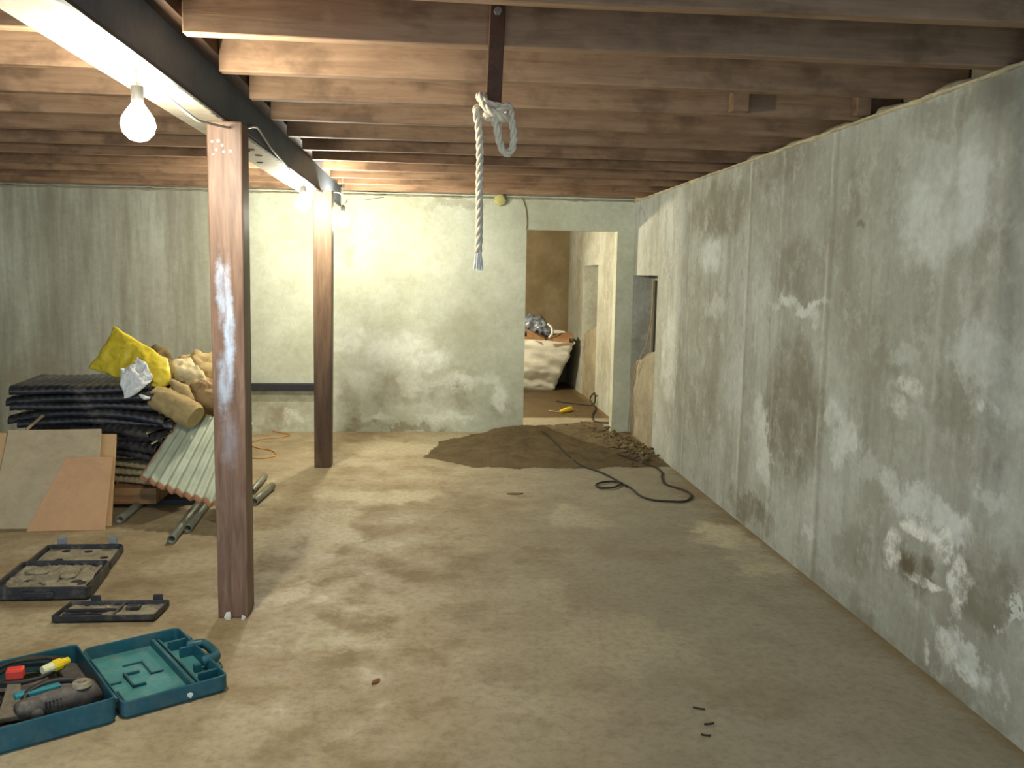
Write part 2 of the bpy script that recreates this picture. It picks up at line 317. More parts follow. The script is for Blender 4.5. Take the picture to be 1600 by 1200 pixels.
# ------------------------------------------------------------------ mesh helpers
class MB:
    def __init__(s): s.v = []; s.f = []; s.uv = None
    def box(s, x0, x1, y0, y1, z0, z1):
        b = len(s.v)
        s.v += [Vector(p) for p in ((x0,y0,z0),(x1,y0,z0),(x1,y1,z0),(x0,y1,z0),(x0,y0,z1),(x1,y0,z1),(x1,y1,z1),(x0,y1,z1))]
        s.f += [tuple(b+i for i in q) for q in ((0,3,2,1),(4,5,6,7),(0,1,5,4),(1,2,6,5),(2,3,7,6),(3,0,4,7))]; return s
    def obox(s, o, a, b_, c):
        """box from corner o along the vectors a, b, c"""
        o, a, b_, c = Vector(o), Vector(a), Vector(b_), Vector(c); b = len(s.v)
        s.v += [o, o+a, o+a+b_, o+b_, o+c, o+a+c, o+a+b_+c, o+b_+c]
        s.f += [tuple(b+i for i in q) for q in ((0,3,2,1),(4,5,6,7),(0,1,5,4),(1,2,6,5),(2,3,7,6),(3,0,4,7))]; return s
    def tube(s, pts, r, n=10, cap=True, flat=None):
        pts = [Vector(p) for p in pts]; m = len(pts); rr = r if isinstance(r, (list, tuple)) else [r]*m
        t = [(pts[min(i+1, m-1)]-pts[max(i-1, 0)]).normalized() for i in range(m)]
        up = Vector((0, 0, 1)) if abs(t[0].z) < .9 else Vector((1, 0, 0))
        nrm = (up - t[0]*up.dot(t[0])).normalized(); b = len(s.v)
        for i in range(m):
            nrm = (nrm - t[i]*nrm.dot(t[i])).normalized(); bi = t[i].cross(nrm)
            for k in range(n):
                a = 2*math.pi*k/n; s.v.append(pts[i] + nrm*math.sin(a)*rr[i]*(flat or 1) + bi*math.cos(a)*rr[i])
        for i in range(m-1):
            for k in range(n):
                k2 = (k+1) % n; s.f.append((b+i*n+k, b+i*n+k2, b+(i+1)*n+k2, b+(i+1)*n+k))
        if cap: s.f.append(tuple(b+k for k in range(n-1, -1, -1))); s.f.append(tuple(b+(m-1)*n+k for k in range(n)))
        return s
    def hollow(s, p0, p1, r, th=.004, n=20):
        p0, p1 = Vector(p0), Vector(p1); t = (p1-p0).normalized(); up = Vector((0, 0, 1))
        a1 = t.cross(up).normalized(); a2 = a1.cross(t); b = len(s.v)
        for (p, q) in ((p0, r), (p1, r), (p1, r-th), (p0, r-th)):
            for k in range(n):
                a = 2*math.pi*k/n; s.v.append(p + a1*math.cos(a)*q + a2*math.sin(a)*q)
        for j in range(4):
            for k in range(n):
                k2 = (k+1) % n; j2 = (j+1) % 4; s.f.append((b+j*n+k, b+j*n+k2, b+j2*n+k2, b+j2*n+k))
        return s
    def sphere(s, c, r, nu=16, nv=10, sq=(1, 1, 1)):
        c = Vector(c); b = len(s.v)
        for j in range(nv+1):
            th = math.pi*j/nv
            for i in range(nu):
                a = 2*math.pi*i/nu; s.v.append(c + Vector((r*sq[0]*math.sin(th)*math.cos(a), r*sq[1]*math.sin(th)*math.sin(a), r*sq[2]*math.cos(th))))
        for j in range(nv):
            for i in range(nu): i2 = (i+1) % nu; s.f.append((b+j*nu+i, b+(j+1)*nu+i, b+(j+1)*nu+i2, b+j*nu+i2))
        return s
    def grid(s, fn, nu, nv, close=False, uv=False):
        b = len(s.v)
        for j in range(nv+1):
            for i in range(nu+1): s.v.append(Vector(fn(i/nu, j/nv)))
        for j in range(nv):
            for i in range(nu):
                a = b+j*(nu+1)+i; s.f.append((a, a+1, a+nu+2, a+nu+1))
        if uv: s.uv = [(i/nu, j/nv) for j in range(nv+1) for i in range(nu+1)]
        return s
    def lump(s, c, r, seed=0, amp=.35, sq=(1, 1, 1), nu=10, nv=7):
        b = len(s.v); s.sphere(c, r, nu, nv, sq); c = Vector(c)
        for i in range(b, len(s.v)):
            d = s.v[i]-c; s.v[i] = c + d*(1+amp*mn.noise(d*(1.6/r)*1.0+Vector((seed*3.1, seed, 0))))
        return s
    def build(s, name, mat, parent=None, smooth=False, bevel=0, solid=0, origin=None, sub=0, autos=None):
        xs = [v.x for v in s.v]; ys = [v.y for v in s.v]; zs = [v.z for v in s.v]
        o = Vector(((min(xs)+max(xs))/2, (min(ys)+max(ys))/2, min(zs))) if origin is None else Vector(origin)
        me = bpy.data.meshes.new(name); me.from_pydata([v-o for v in s.v], [], s.f)
        if s.uv:
            ul = me.uv_layers.new(name='UVMap')
            for lp in me.loops: ul.data[lp.index].uv = s.uv[lp.vertex_index]
        import bmesh
        bm = bmesh.new(); bm.from_mesh(me)
        if not s.uv and name not in ('floor',): bmesh.ops.remove_doubles(bm, verts=bm.verts, dist=1e-6)
        bmesh.ops.recalc_face_normals(bm, faces=bm.faces); bm.to_mesh(me); bm.free()
        me.materials.append(MAT[mat])
        ob = bpy.data.objects.new(name, me); C.objects.link(ob); ob.location = o
        if smooth: me.polygons.foreach_set('use_smooth', [True]*len(me.polygons))
        if solid: md = ob.modifiers.new('s', 'SOLIDIFY'); md.thickness = solid; md.offset = 0
        if bevel: md = ob.modifiers.new('b', 'BEVEL'); md.width = bevel; md.segments = 2; md.limit_method = 'ANGLE'
        if sub: md = ob.modifiers.new('u', 'SUBSURF'); md.levels = sub; md.render_levels = sub
        if parent is not None:
            ob.parent = parent; ob.location = o - WORLD[parent.name]
        WORLD[ob.name] = o
        return ob
WORLD = {}
def thing(name, label, cat, loc, group=None):
    o = bpy.data.objects.new(name, None); C.objects.link(o); o.location = loc; o.empty_display_size = .1
    WORLD[o.name] = Vector(loc); tag(o, label, cat, group); return o
def tag(o, label, cat, group=None, kind=None):
    o['label'] = label; o['category'] = cat
    if group: o['group'] = group
    if kind: o['kind'] = kind
    return o
def struct(o): o['kind'] = 'structure'; return o
def smoothpath(pts, n=8):
    pts = [Vector(p) for p in pts]; out = []
    for i in range(len(pts)-1):
        p0, p1, p2, p3 = pts[max(i-1, 0)], pts[i], pts[i+1], pts[min(i+2, len(pts)-1)]
        for k in range(n):
            t = k/n; out.append(.5*((2*p1)+(p2-p0)*t+(2*p0-5*p1+4*p2-p3)*t*t+(3*p1-p0-3*p2+p3)*t**3))
    out.append(pts[-1]); return out
def rope_mb(pts, R, pitch=None, mb=None):
    """three twisted strands along a path"""
    mb = mb or MB(); pts = smoothpath(pts, 10); pitch = pitch or R*7
    res = [pts[0]]; step = R*.8; acc = 0
    for a, b in zip(pts, pts[1:]):
        L = (b-a).length
        while acc+step <= L+1e-9:
            acc += step; res.append(a+(b-a)*(acc/L))
        acc -= L
    pts = res; m = len(pts)
    t = [(pts[min(i+1, m-1)]-pts[max(i-1, 0)]).normalized() for i in range(m)]
    nrm = t[0].orthogonal().normalized(); fr = []
    for i in range(m): nrm = (nrm - t[i]*nrm.dot(t[i])).normalized(); fr.append((nrm.copy(), t[i].cross(nrm)))
    for k in range(3):
        path = []
        for i in range(m):
            a = 2*math.pi*(k/3 + i*step/pitch); path.append(pts[i] + fr[i][0]*math.cos(a)*R*.52 + fr[i][1]*math.sin(a)*R*.52)
        mb.tube(path, R*.56, 7)
    return mb
def roll_mb(pts, radii, seed=0, amp=.12, n=36, flat=1.0, freq=7):
    """a soft roll or stuffed sack: lofted tube with rounded ends and creases"""
    pts = smoothpath(pts, 12); m = len(pts); k = (len(radii)-1)/(m-1); rr = []
    for i in range(m):
        j = min(int(i*k), len(radii)-2); f = i*k-j; rr.append(radii[j]*(1-f)+radii[j+1]*f)
    mb = MB(); mb.tube(pts, rr, n, flat=flat)
    for i, v in enumerate(mb.v):
        c = pts[min(i//n, m-1)]; d = v-c
        q = 1 + amp*mn.fractal(v*freq+Vector((seed*5, seed*2, 0)), .8, 2, 4)*1.6 + amp*.7*mn.ridged_multi_fractal(v*freq*1.3+Vector((seed, 0, seed*3)), .9, 2.1, 4, .9, 2)*.5 - amp*.5 - amp*.9*max(0, .25-abs(mn.noise(Vector((v.x*freq*.7, v.y*freq, v.z*freq*2.2+seed)))))*2.5
        mb.v[i] = c + d*q
    return mb
def coons(p00, p10, p01, p11, th, seed=0, amp=.02, nu=60, nv=46, bulge=(0, 0, 0, 0), freq=6, nrm=None):
    """stuffed bag: two faces over a curved four-sided outline, closed at the rim"""
    P = [Vector(p) for p in (p00, p10, p01, p11)]
    N = nrm or (P[1]-P[0]).cross(P[2]-P[0]).normalized(); mb = MB()
    U = (P[1]-P[0]).normalized(); V = (P[2]-P[0]).normalized()
    def pt(u, v, sd):
        p = P[0]*(1-u)*(1-v)+P[1]*u*(1-v)+P[2]*(1-u)*v+P[3]*u*v
        bu = 4*u*(1-u); bv = 4*v*(1-v)
        p = p - V*bulge[0]*bu*(1-v) + V*bulge[1]*bu*v - U*bulge[2]*bv*(1-u) + U*bulge[3]*bv*u
        e = (min(1, bu*1.2)*min(1, bv*1.2))**.5
        a = mn.fractal(p*freq+Vector((seed, seed*2, 0)), .9, 2, 4)
        a2 = mn.fractal(p*freq*.9+Vector((seed+9, 0, seed)), .9, 2, 4)
        a3 = mn.ridged_multi_fractal(p*freq*1.6+Vector((seed*4, 1, 0)), .9, 2.1, 4, .9, 2)-1
        return p + N*(sd*th*e*(1+.3*a2)) + N*a*amp + U*a2*amp*.5 + N*a3*amp*.28*e
    mb.grid(lambda u, v: pt(u, v, 1), nu, nv); mb.grid(lambda u, v: pt(u, v, -1), nu, nv)
    return mb

# ================================================================== SETTING
XR, YB, H = 2.0423, 8.979, 2.3657
WT = .14                     # back wall thickness
ZC = H+.2                    # underside of the boards above the joists
DL, DR, DH = .9402, 1.8636, 2.0587
YF = 13.3
n1a, n1b, n1z = 7.99, 8.976, 1.622
n2a, n2b, n2z = 10.93, 11.96, 1.742
XO = 2.44

struct(MB().box(-5.2, XO+.1, -2, YF+.2, -.12, 0).build('floor', 'floor'))
wr = MB(); wr.box(XR, XO, -2, n1a, 0, H)
wr.box(XR, XO, n1a, n1b, n1z, H); wr.box(XR, XO, n1b, n2a, 0, H); wr.box(XR, XO, n2a, n2b, n2z, H); wr.box(XR, XO, n2b, YF, 0, H)
struct(wr.build('wall_right', 'wall_r'))
wb = MB(); wb.box(-5, DL, YB, YB+WT, 0, H+.02); wb.box(DL, DR, YB, YB+WT, DH, H+.02); wb.box(DR, XR, YB, YB+WT, 0, H+.02)
struct(wb.build('wall_back', 'wall_b'))
struct(MB().box(-5.15, -5, -2, YB+WT, 0, ZC).build('wall_left', 'wall_b'))
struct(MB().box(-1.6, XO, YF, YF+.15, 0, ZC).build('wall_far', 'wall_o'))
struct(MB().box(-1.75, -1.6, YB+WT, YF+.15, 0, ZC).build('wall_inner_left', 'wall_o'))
struct(MB().box(-5.15, XO+.1, -2, YF+.2, ZC, ZC+.04).build('ceiling', 'deck'))
struct(MB().box(XR+.2, XO+.1, -2, YF+.2, H, ZC).build('trim_1', 'fill'))       # blocking course over the right wall, behind the joist ends
struct(MB().box(-5, XR, YB+.03, YB+WT, H+.02, ZC).build('trim_2', 'fill'))
# ragged mortar bedding along the top of the right wall
mt = MB(); i = 0
def bed(axis, a0, a1, face, sgn):
    """irregular strip of squeezed-out mortar, closed at the back"""
    L = a1-a0; nu = int(L/.025)
    def fn(u, v):
        a = a0+L*u; h = .018+.03*max(0, mn.fractal(Vector((a*3.1, axis*7, 0)), .9, 2, 4)); d = .012+.018*abs(mn.noise(Vector((a*5, 2, axis))))
        ph = v*math.pi; z = H-.002+(-h*math.cos(ph))*.6*(1.0 if v < .5 else .4); o = d*math.sin(ph)
        z += .008*mn.noise(Vector((a*14, v*4, 1)))
        return (face+sgn*o, a, z) if axis == 0 else (a, face+sgn*o, z)
    mt.grid(fn, nu, 6)
bed(0, 0, YB-.01, XR, -1)
for (u, v, rz) in ((1500, 122, .035), (1390, 160, .035), (1310, 190, .03), (1250, 207, .025), (1180, 240, .025)):
    p = at(u, v, 0, XR+.07); mt.lump((XR+.08, p.y, H+.012), .17, i, .4, (.35, 1, .22), 12, 8); i += 1
struct(mt.build('trim_3', 'mortar', smooth=True))
mt = MB(); bed(1, -4.95, XR-.01, YB, -1)
struct(mt.build('trim_4', 'fill', smooth=True))
# rough infill in the lower part of both openings of the right wall
def infill(ya, yb, z_front, z_back, seed):
    m = MB()
    def face(u, v):
        yy = ya+(yb-ya)*u; zt = z_front+(z_back-z_front)*u + .05*mn.noise(Vector((u*5, seed, 0)))
        # v 0..0.72: up the face, then over the top into the opening
        if v < .72:
            z = zt*(v/.72); x = XR+.018 + .02*mn.fractal(Vector((yy*4, z*4, seed)), .8, 2, 4)
        else:
            q = (v-.72)/.28; z = zt + q*.1 + .03*mn.noise(Vector((yy*6, q*3, seed))); x = XR+.018+q*.17
        return (x, yy, z)
    m.grid(face, 30, 44); return m
struct(infill(n1a, n1b, .93, .70, 3).build('trim_5', 'fill', smooth=True))
struct(infill(n2a, n2b, 1.0, .8, 8).build('trim_6', 'fill', smooth=True))
for k, (a, b, zt) in enumerate(((n1a, n1b, n1z), (n2a, n2b, n2z))):
    g = struct(MB().box(XR+.215, XR+.225, a+.05, b-.05, .6, zt-.05).build('window_%d' % (k+1), 'glass'))
    fr = MB(); xs = (XR+.195, XR+.25)
    fr.box(*xs, b-.05, b, .6, zt); fr.box(*xs, a, a+.06, .6, zt); fr.box(*xs, a+.06, b-.05, zt-.05, zt); fr.box(*xs, a+.06, b-.05, .6, .66); fr.box(*xs, (a+b)/2-.02, (a+b)/2+.02, .66, zt-.05)
    fr.build('window_frame', 'frame', g, bevel=.004)
    MB().box(XR+.26, XO, a, b, .5, zt).build('window_backing', 'hole', g)

# ================================================================== BEAM, POSTS, JOISTS
bX0, bX1, bZ0, bZ1 = -1.081, -.895, 2.2422, 2.433
t = thing('support_beam', 'long dark beam running front to back above the two posts, pale underside', 'beam', (-.988, 3.5, bZ0))
MB().box(bX0, bX1, -2, YB-.001, bZ0+.012, bZ1).build('beam_body', 'steel', t, bevel=.008)
u_ = MB().box(bX0-.004, bX1+.004, -2, YB-.001, bZ0, bZ0+.0119).build('underside_plate', 'pale', t); u_['label'] = 'pale underside of the beam with a ragged dark edge'
MB().box(bX0+.05, bX1-.04, -2, YB-.001, bZ1+.0005, ZC-.001).build('beam_web', 'steel', t)
hm = [(392, 234, 0), (404, 243, 0), (406, 254, 0), (385, 236, 0)]
for (u, v, _) in hm:
    p = at(u, v, 2, bZ0-.001); m = MB()
    n = 18; m.v = [Vector((p.x+.02*math.cos(2*math.pi*k/n), p.y+.024*math.sin(2*math.pi*k/n), bZ0-.003+dz)) for dz in (0, .003) for k in range(n)]
    m.f = [tuple(range(n)), tuple(range(2*n-1, n-1, -1))] + [(k, (k+1) % n, n+(k+1) % n, n+k) for k in range(n)]
    m.build('bolt_hole', 'hole', t)

def post(x0, y0, xt, mat, label):
    t = thing('support_post', label, 'post', ((x0+.072), y0+.075, 0))
    w_ = .135; d = .15; zt = bZ0-.0005
    m = MB(); nz = 14
    def ring(z):
        f = z/zt; xx = x0+(xt-x0)*f; return [Vector((xx, y0, z)), Vector((xx+w_+.016*f, y0, z)), Vector((xx+w_+.016*f, y0+d, z)), Vector((xx, y0+d, z))]
    for k in range(nz+1): m.v += ring(zt*k/nz)
    for k in range(nz):
        for j in range(4): j2 = (j+1) % 4; m.f.append((k*4+j, k*4+j2, k*4+4+j2, k*4+4+j))
    m.f += [(3, 2, 1, 0), tuple(nz*4+j for j in range(4))]
    m.build('post_shaft', mat, t, bevel=.006); return t
pp = at(341, 966, 2, 0); tp = at(322, 205, 1, pp.y)
t = post(pp.x, pp.y, tp.x, 'post', 'nearer brown wooden post with a long whitish smear, under the beam')
m = MB()
for (u, v, r) in ((331, 221, .006), (341, 220, .007), (347, 227, .006), (338, 234, .006), (360, 236, .007), (349, 237, .005), (333, 241, .004)):
    p = at(u, v, 1, pp.y-.001); m.sphere(p, r, 8, 6, (1, .3, 1))
m.build('paint_fleck', 'chip', t)
m = MB(); m.box(pp.x+.02, pp.x+.026, pp.y-.002, pp.y, .82, .83)
pq = at(491, 731, 2, 0); tq = at(489, 330, 1, pq.y)
t2 = post(pq.x, pq.y, tq.x, 'post2', 'farther brown wooden post under the beam, standing nearest the back wall')
for (u, v, s_) in ((357, 966, 1.0), (381, 967, .6)):
    p = at(u, v, 2, 0); m = MB(); m.lump((p.x, p.y-.012, .012*s_), .016*s_, int(u), .5, (1, .6, 1.5), 8, 6)
    tag(m.build('plaster_chip', 'chip'), 'white plaster chip at the foot of the nearer post, %s one' % ('the larger left' if s_ == 1 else 'the smaller right'), 'chip')

JY = [1.0, 1.53, 2.06, 2.6, 3.115, 3.664, 4.205, 4.748, 5.3, 5.85, 6.38, 6.93, 7.48, 8.03, 8.58]
ords = ['', 'first', 'second', 'third', 'fourth', 'fifth', 'sixth', 'seventh', 'eighth', 'ninth', 'tenth', 'eleventh', 'twelfth', 'thirteenth', 'fourteenth', 'fifteenth']
def joist(y, xa, xb, label, group, i):
    m = MB(); n = 10; th = .056
    rnd = random.Random(i)
    for k in range(n+1):
        x = xa+(xb-xa)*k/n; dy = .004*math.sin(k*1.3+i); dz = .003*math.sin(k*.9+i*2)
        m.v += [Vector((x, y+dy, H+.001+max(0, dz))), Vector((x, y+th+dy, H+.001+max(0, dz))), Vector((x, y+th+dy, ZC-.001)), Vector((x, y+dy, ZC-.001))]
    for k in range(n):
        for j in range(4): j2 = (j+1) % 4; m.f.append((k*4+j, k*4+4+j, k*4+4+j2, k*4+j2))
    m.f += [(0, 1, 2, 3), (n*4+3, n*4+2, n*4+1, n*4)]
    tag(m.build('ceiling_joist', 'joist', bevel=.005), label, 'joist', group)
nJ = len(JY)
for i, y in enumerate(JY):
    k = nJ-i
    if i >= 2: joist(y, -.825+random.uniform(-.006, .01), XR+.19, 'brown timber ceiling joist between the beam and the right wall, %s from the back wall' % ords[k], 'ceiling joists right of the beam', i)
    joist(y+.012, -4.99, -1.085, 'timber ceiling joist left of the lamp-lit beam, %s from the back wall' % ords[k], 'ceiling joists left of the beam', i+40)
# dark strip filling the gap beside the beam, behind the cut joist ends
MB_l = MB().box(bX1-.03, -.83, -2, YB-.01, H+.06, ZC-.002)
tag(MB_l.build('gap_strip', 'deck'), 'dark strip filling the gap beside the beam, behind the cut ends of the right joists', 'board')
# short blocks between joists
def block(x0, x1, j, label):
    m = MB().box(x0, x1, JY[j]-.07, JY[j]-.006, H+.01, ZC-.002)
    tag(m.build('timber_block', 'joist', bevel=.004), label, 'wood block')
block(1.38, 1.46, 6, 'short timber block between two joists, farther from the right wall of the two')
block(1.98, 2.05, 6, 'short timber block between two joists, right above the top of the right wall')

# ================================================================== LAMPS
def bulb(p, label, glow='glow', r=.055, cord_top=None):
    t = thing('light_bulb', label, 'light bulb', (p[0], p[1], p[2]-r))
    m = MB(); prof = [(0, -1.0), (.5, -.87), (.87, -.5), (1, 0), (.9, .42), (.62, .85), (.36, 1.2), (.3, 1.45)]; n = 18
    for (q, z) in prof:
        for k in range(n): a = 2*math.pi*k/n; m.v.append(Vector((p[0]+r*max(q, .001)*math.cos(a), p[1]+r*max(q, .001)*math.sin(a), p[2]+r*z)))
    for j in range(len(prof)-1):
        for k in range(n): k2 = (k+1) % n; m.f.append((j*n+k, j*n+k2, (j+1)*n+k2, (j+1)*n+k))
    m.build('glass_bulb', glow, t, smooth=True)
    z0 = p[2]+r*1.4
    m = MB().tube([(p[0], p[1], z0), (p[0], p[1], z0+.045), (p[0], p[1], z0+.055)], [.019, .021, .008], 14); m.build('bulb_socket', 'socket', t, smooth=False)
    return t, (p[0], p[1], z0+.055)
b1 = at(216, 195, 1, 3.10); b2 = at(474, 318, 1, 6.75); b3 = at(536, 345, 1, 7.95)
B1, s1 = bulb(b1, 'nearest glowing light bulb, hanging under the beam in front of the nearer post')
B2, s2 = bulb(b2, 'middle glowing light bulb, hanging under the beam just left of the farther post')
B3, s3 = bulb(b3, 'farthest glowing light bulb, right of the farther post near the back wall')
B4, s4 = bulb(Vector((.1, 10.5, 1.82)), 'warm light bulb in the room beyond the doorway, hidden by the back wall', 'glow2')
for o, (sx_, bb_) in ((B1, (s1, b1)), (B2, (s2, b2)), (B3, (s3, b3))):
    MB().tube([sx_, (sx_[0], sx_[1], bZ0-.001 if sx_[0] < bX1 else ZC-.001)], .003, 6).build('bulb_cord', 'wire_w', o)
MB().tube([s4, (s4[0], s4[1], ZC-.001)], .003, 6).build('bulb_cord', 'wire_w', B4)
XS = bX1+.012
cp = [Vector((b1.x+.02, b1.y, bZ0-.02)), at(300, 182, 0, XS), at(325, 192, 0, XS), at(355, 199, 0, XS), at(380, 201, 0, XS), at(400, 199, 0, XS), at(412, 215, 0, XS), at(425, 234, 0, XS),
      at(445, 256, 0, XS), at(458, 270, 0, XS), Vector((b2.x+.03, b2.y, bZ0-.015)), at(500, 300, 0, XS), Vector((b3.x, b3.y-.2, bZ0+.02)), Vector((b3.x, b3.y, b3.z+.14))]
tag(MB().tube(smoothpath(cp, 6), .0055, 7).build('lamp_cable', 'wire_w', smooth=True), 'thin white cable draped along the beam from bulb to bulb', 'cable')
p0 = at(543, 312, 1, 8.5); p1 = at(585, 316, 1, 8.5)
tag(MB().tube([(b3.x+.02, b3.y+.02, b3.z+.15), p0, at(565, 313, 1, 8.6), at(600, 308, 1, 8.9)], .004, 6).build('ceiling_wire', 'wire_t'), 'short pale wire running right from the farthest bulb under the last joists', 'wire')

# ================================================================== STRAP AND ROPE
YS = JY[4]-.004
a = at(778, 8, 1, YS-.012); b = at(771, 165, 1, YS-.012); wd = .026
t = thing('hanging_strap', 'brown flat timber strap bolted to a joist, with rope knotted round its lower end', 'strap', (b.x, YS-.012, b.z))
m = MB(); m.v = [Vector((q.x+sx*wd, YS-.024+dy, q.z)) for q in (a, b) for dy in (0, .022) for sx in (-1, 1)]
m.f = [(0, 1, 3, 2), (4, 6, 7, 5), (0, 4, 5, 1), (2, 3, 7, 6), (0, 2, 6, 4), (1, 5, 7, 3)]
m.build('strap_bar', 'rust', t, bevel=.003)
p = at(778, 17, 1, YS-.03); m = MB().tube([(p.x, YS-.025, p.z), (p.x, YS-.038, p.z)], .014, 6); m.build('bolt', 'boltm', t)
YK = YS-.05
K = lambda u, v, dy=0: at(u, v, 1, YK+dy)
t = thing('knotted_rope', 'thick pale twisted rope knotted on the hanging strap, with a loop and long tail', 'rope', K(748, 412))
R_ = .0128
rope_mb([K(790, 168, .0), K(762, 162, -.02), K(750, 150, 0), K(753, 158, .08), K(775, 172, .09), K(796, 178, .02), K(786, 186, -.015), K(765, 184, -.02), K(752, 176, 0), K(748, 168, .005), K(744, 172, -.02), K(745, 182, -.02), K(748, 200, -.01),
         K(750, 240), K(749, 290), K(749, 340), K(748, 380), K(747, 400)], R_, mb=None).build('rope_strand', 'rope', t, smooth=True)
rope_mb([K(757, 180, -.03), K(775, 176, -.045), K(792, 166, -.035), K(797, 172, -.01), K(800, 190, 0), K(803, 210), K(801, 230), K(793, 241), K(784, 232), K(779, 215), K(776, 200, -.01), K(772, 186, -.02), K(768, 172, -.04)], R_).build('rope_loop', 'rope', t, smooth=True)
rope_mb([K(760, 150, .05), K(754, 160, -.01), K(764, 172, -.045), K(782, 180, -.04), K(794, 186, 0), K(784, 178, .07), K(764, 168, .08)], R_).build('rope_knot', 'rope', t, smooth=True)
m = MB(); rnd = random.Random(3); q0 = K(747, 400)
for k in range(26):
    a_ = rnd.uniform(0, 6.28); r = rnd.uniform(.002, .014); q1 = q0+Vector((r*1.3*math.cos(a_), r*1.3*math.sin(a_), -rnd.uniform(.03, .05)))
    m.tube([q0+Vector((r*.7*math.cos(a_), r*.7*math.sin(a_), .01)), q1], .0028, 5)
m.build('frayed_end', 'wire_w', t)
m = MB(); q0 = K(778, 190)
for k in range(18):
    a_ = rnd.uniform(0, 6.28); r = rnd.uniform(.002, .014); m.tube([q0+Vector((r*math.cos(a_), r*math.sin(a_), .02)), q0+Vector((r*1.4*math.cos(a_), r*1.4*math.sin(a_), -rnd.uniform(.02, .04)))], .0026, 5)
m.build('frayed_tuft', 'rope', t)

# ================================================================== SAND, RUBBLE, CORDS ON THE FLOOR
poly = [at(u, v, 2, 0) for u, v in ((668, 714), (690, 690), (745, 678), (817, 670))]
poly = [(p.x, p.y) for p in poly] + [(.96, 9.14), (1.25, 9.32), (1.6, 9.55), (1.86, 9.62), (1.862, 8.97), (2.04, 8.97), (2.04, 7.35)] + [(at(u, v, 2, 0).x, at(u, v, 2, 0).y) for u, v in ((1000, 729), (960, 727), (930, 733), (880, 730), (800, 731), (740, 729))]
def sdist(x, y):
    ins = False; d = 9
    for i in range(len(poly)):
        (ax, ay), (bx, by) = poly[i], poly[(i+1) % len(poly)]
        if (ay > y) != (by > y) and x < (bx-ax)*(y-ay)/(by-ay)+ax: ins = not ins
        ex, ey = bx-ax, by-ay; tt = max(0, min(1, ((x-ax)*ex+(y-ay)*ey)/(ex*ex+ey*ey)))
        d = min(d, math.hypot(x-ax-ex*tt, y-ay-ey*tt))
    return d if ins else -d
m = MB(); nx, ny = 140, 170; x0, x1, y0, y1 = -.15, 2.038, 7.0, 9.7; idx = {}
for j in range(ny+1):
    for i in range(nx+1):
        x = x0+(x1-x0)*i/nx; y = y0+(y1-y0)*j/ny
        d = sdist(x, y)+.05*mn.fractal(Vector((x*5, y*5, 0)), .9, 2, 4)
        if d <= -.03: continue
        if YB-.0 < y < YB+WT and (x < DL or x > DR): pass
        e = max(0, min(1, (d+.03)/.4)); e = e*e*(3-2*e)
        near = math.exp(-((x-.85)**2+(y-8.8)**2)/.35)
        z = .003+e*(.03+.075*near) + e*.012*mn.fractal(Vector((x*9, y*9, 3)), .8, 2, 4)
        if y > YB: z = min(z, .04)
        idx[(i, j)] = len(m.v); m.v.append(Vector((x, y, max(.0015, z*max(0, min(1, (d+.03)/.035))))))
for j in range(ny):
    for i in range(nx):
        q = [(i, j), (i+1, j), (i+1, j+1), (i, j+1)]
        if all(k in idx for k in q): m.f.append(tuple(idx[k] for k in q))
tag(m.build('sand_spread', 'sand', smooth=True), 'low spread of damp brown sand on the floor in front of the doorway', 'sand', kind='stuff')
m = MB(); rnd = random.Random(5)
for k in range(420):
    f = rnd.random(); cx = 1.55+.42*f+rnd.gauss(0, .12); cy = 8.95-1.35*f+rnd.gauss(0, .2); 
    if cx > 2.02 or cy > 9.5 or (YB-.02 < cy < YB+WT+.02 and cx > 1.83): continue
    r = abs(rnd.gauss(0, .011))+.005; m.lump((cx, cy, .031+r*.2), r, k, .9, (1.3, 1, .6), 8, 6)
tag(m.build('rubble_crumbs', 'rubble'), 'loose crumbs and lumps of earth along the foot of the right wall by the doorway', 'rubble', kind='stuff')

def floor_cord(pix, r, z=.0):
    return smoothpath([Vector((*at(u, v, 2, 0).xy, r+z)) for u, v in pix], 8)
cord = [(822, 672), (850, 690), (880, 712), (905, 728), (940, 740), (972, 757), (985, 764), (1000, 776), (1020, 783), (1045, 785), (1070, 785), (1080, 777), (1070, 768), (1040, 758), (1034, 748), (1034, 740), (1025, 732), (1010, 727), (990, 722), (965, 716)]
pts = []
for (u, v) in cord:
    p = at(u, v, 2, 0); d = sdist(p.x, p.y); e = max(0, min(1, (d+.03)/.4)); e = e*e*(3-2*e); near = math.exp(-((p.x-.85)**2+(p.y-8.8)**2)/.35)
    pts.append(Vector((p.x, p.y, .009+e*(.035+.075*near))))
tag(MB().tube(smoothpath(pts, 8), .008, 8).build('black_cable', 'wire_k', smooth=True), 'long dark cable snaking from the doorway over the sand onto bare floor', 'cable')
loop = [(972, 757), (960, 764), (940, 765), (931, 761), (938, 757), (955, 755), (970, 757), (978, 762)]
tag(MB().tube(floor_cord(loop, .008, .006), .008, 8).build('cable_loop', 'wire_k', smooth=True), 'small dark cable ring lying beside the larger bend of the dark cable', 'cable')
tag(MB().tube(floor_cord([(398, 662), (425, 674), (453, 680), (440, 684), (405, 688), (392, 694), (400, 700), (425, 705), (430, 713), (410, 717), (390, 716)], .005), .006, 7).build('orange_cord', 'wire_o', smooth=True), 'thin orange cord lying in loops on the floor between the two posts', 'cord')
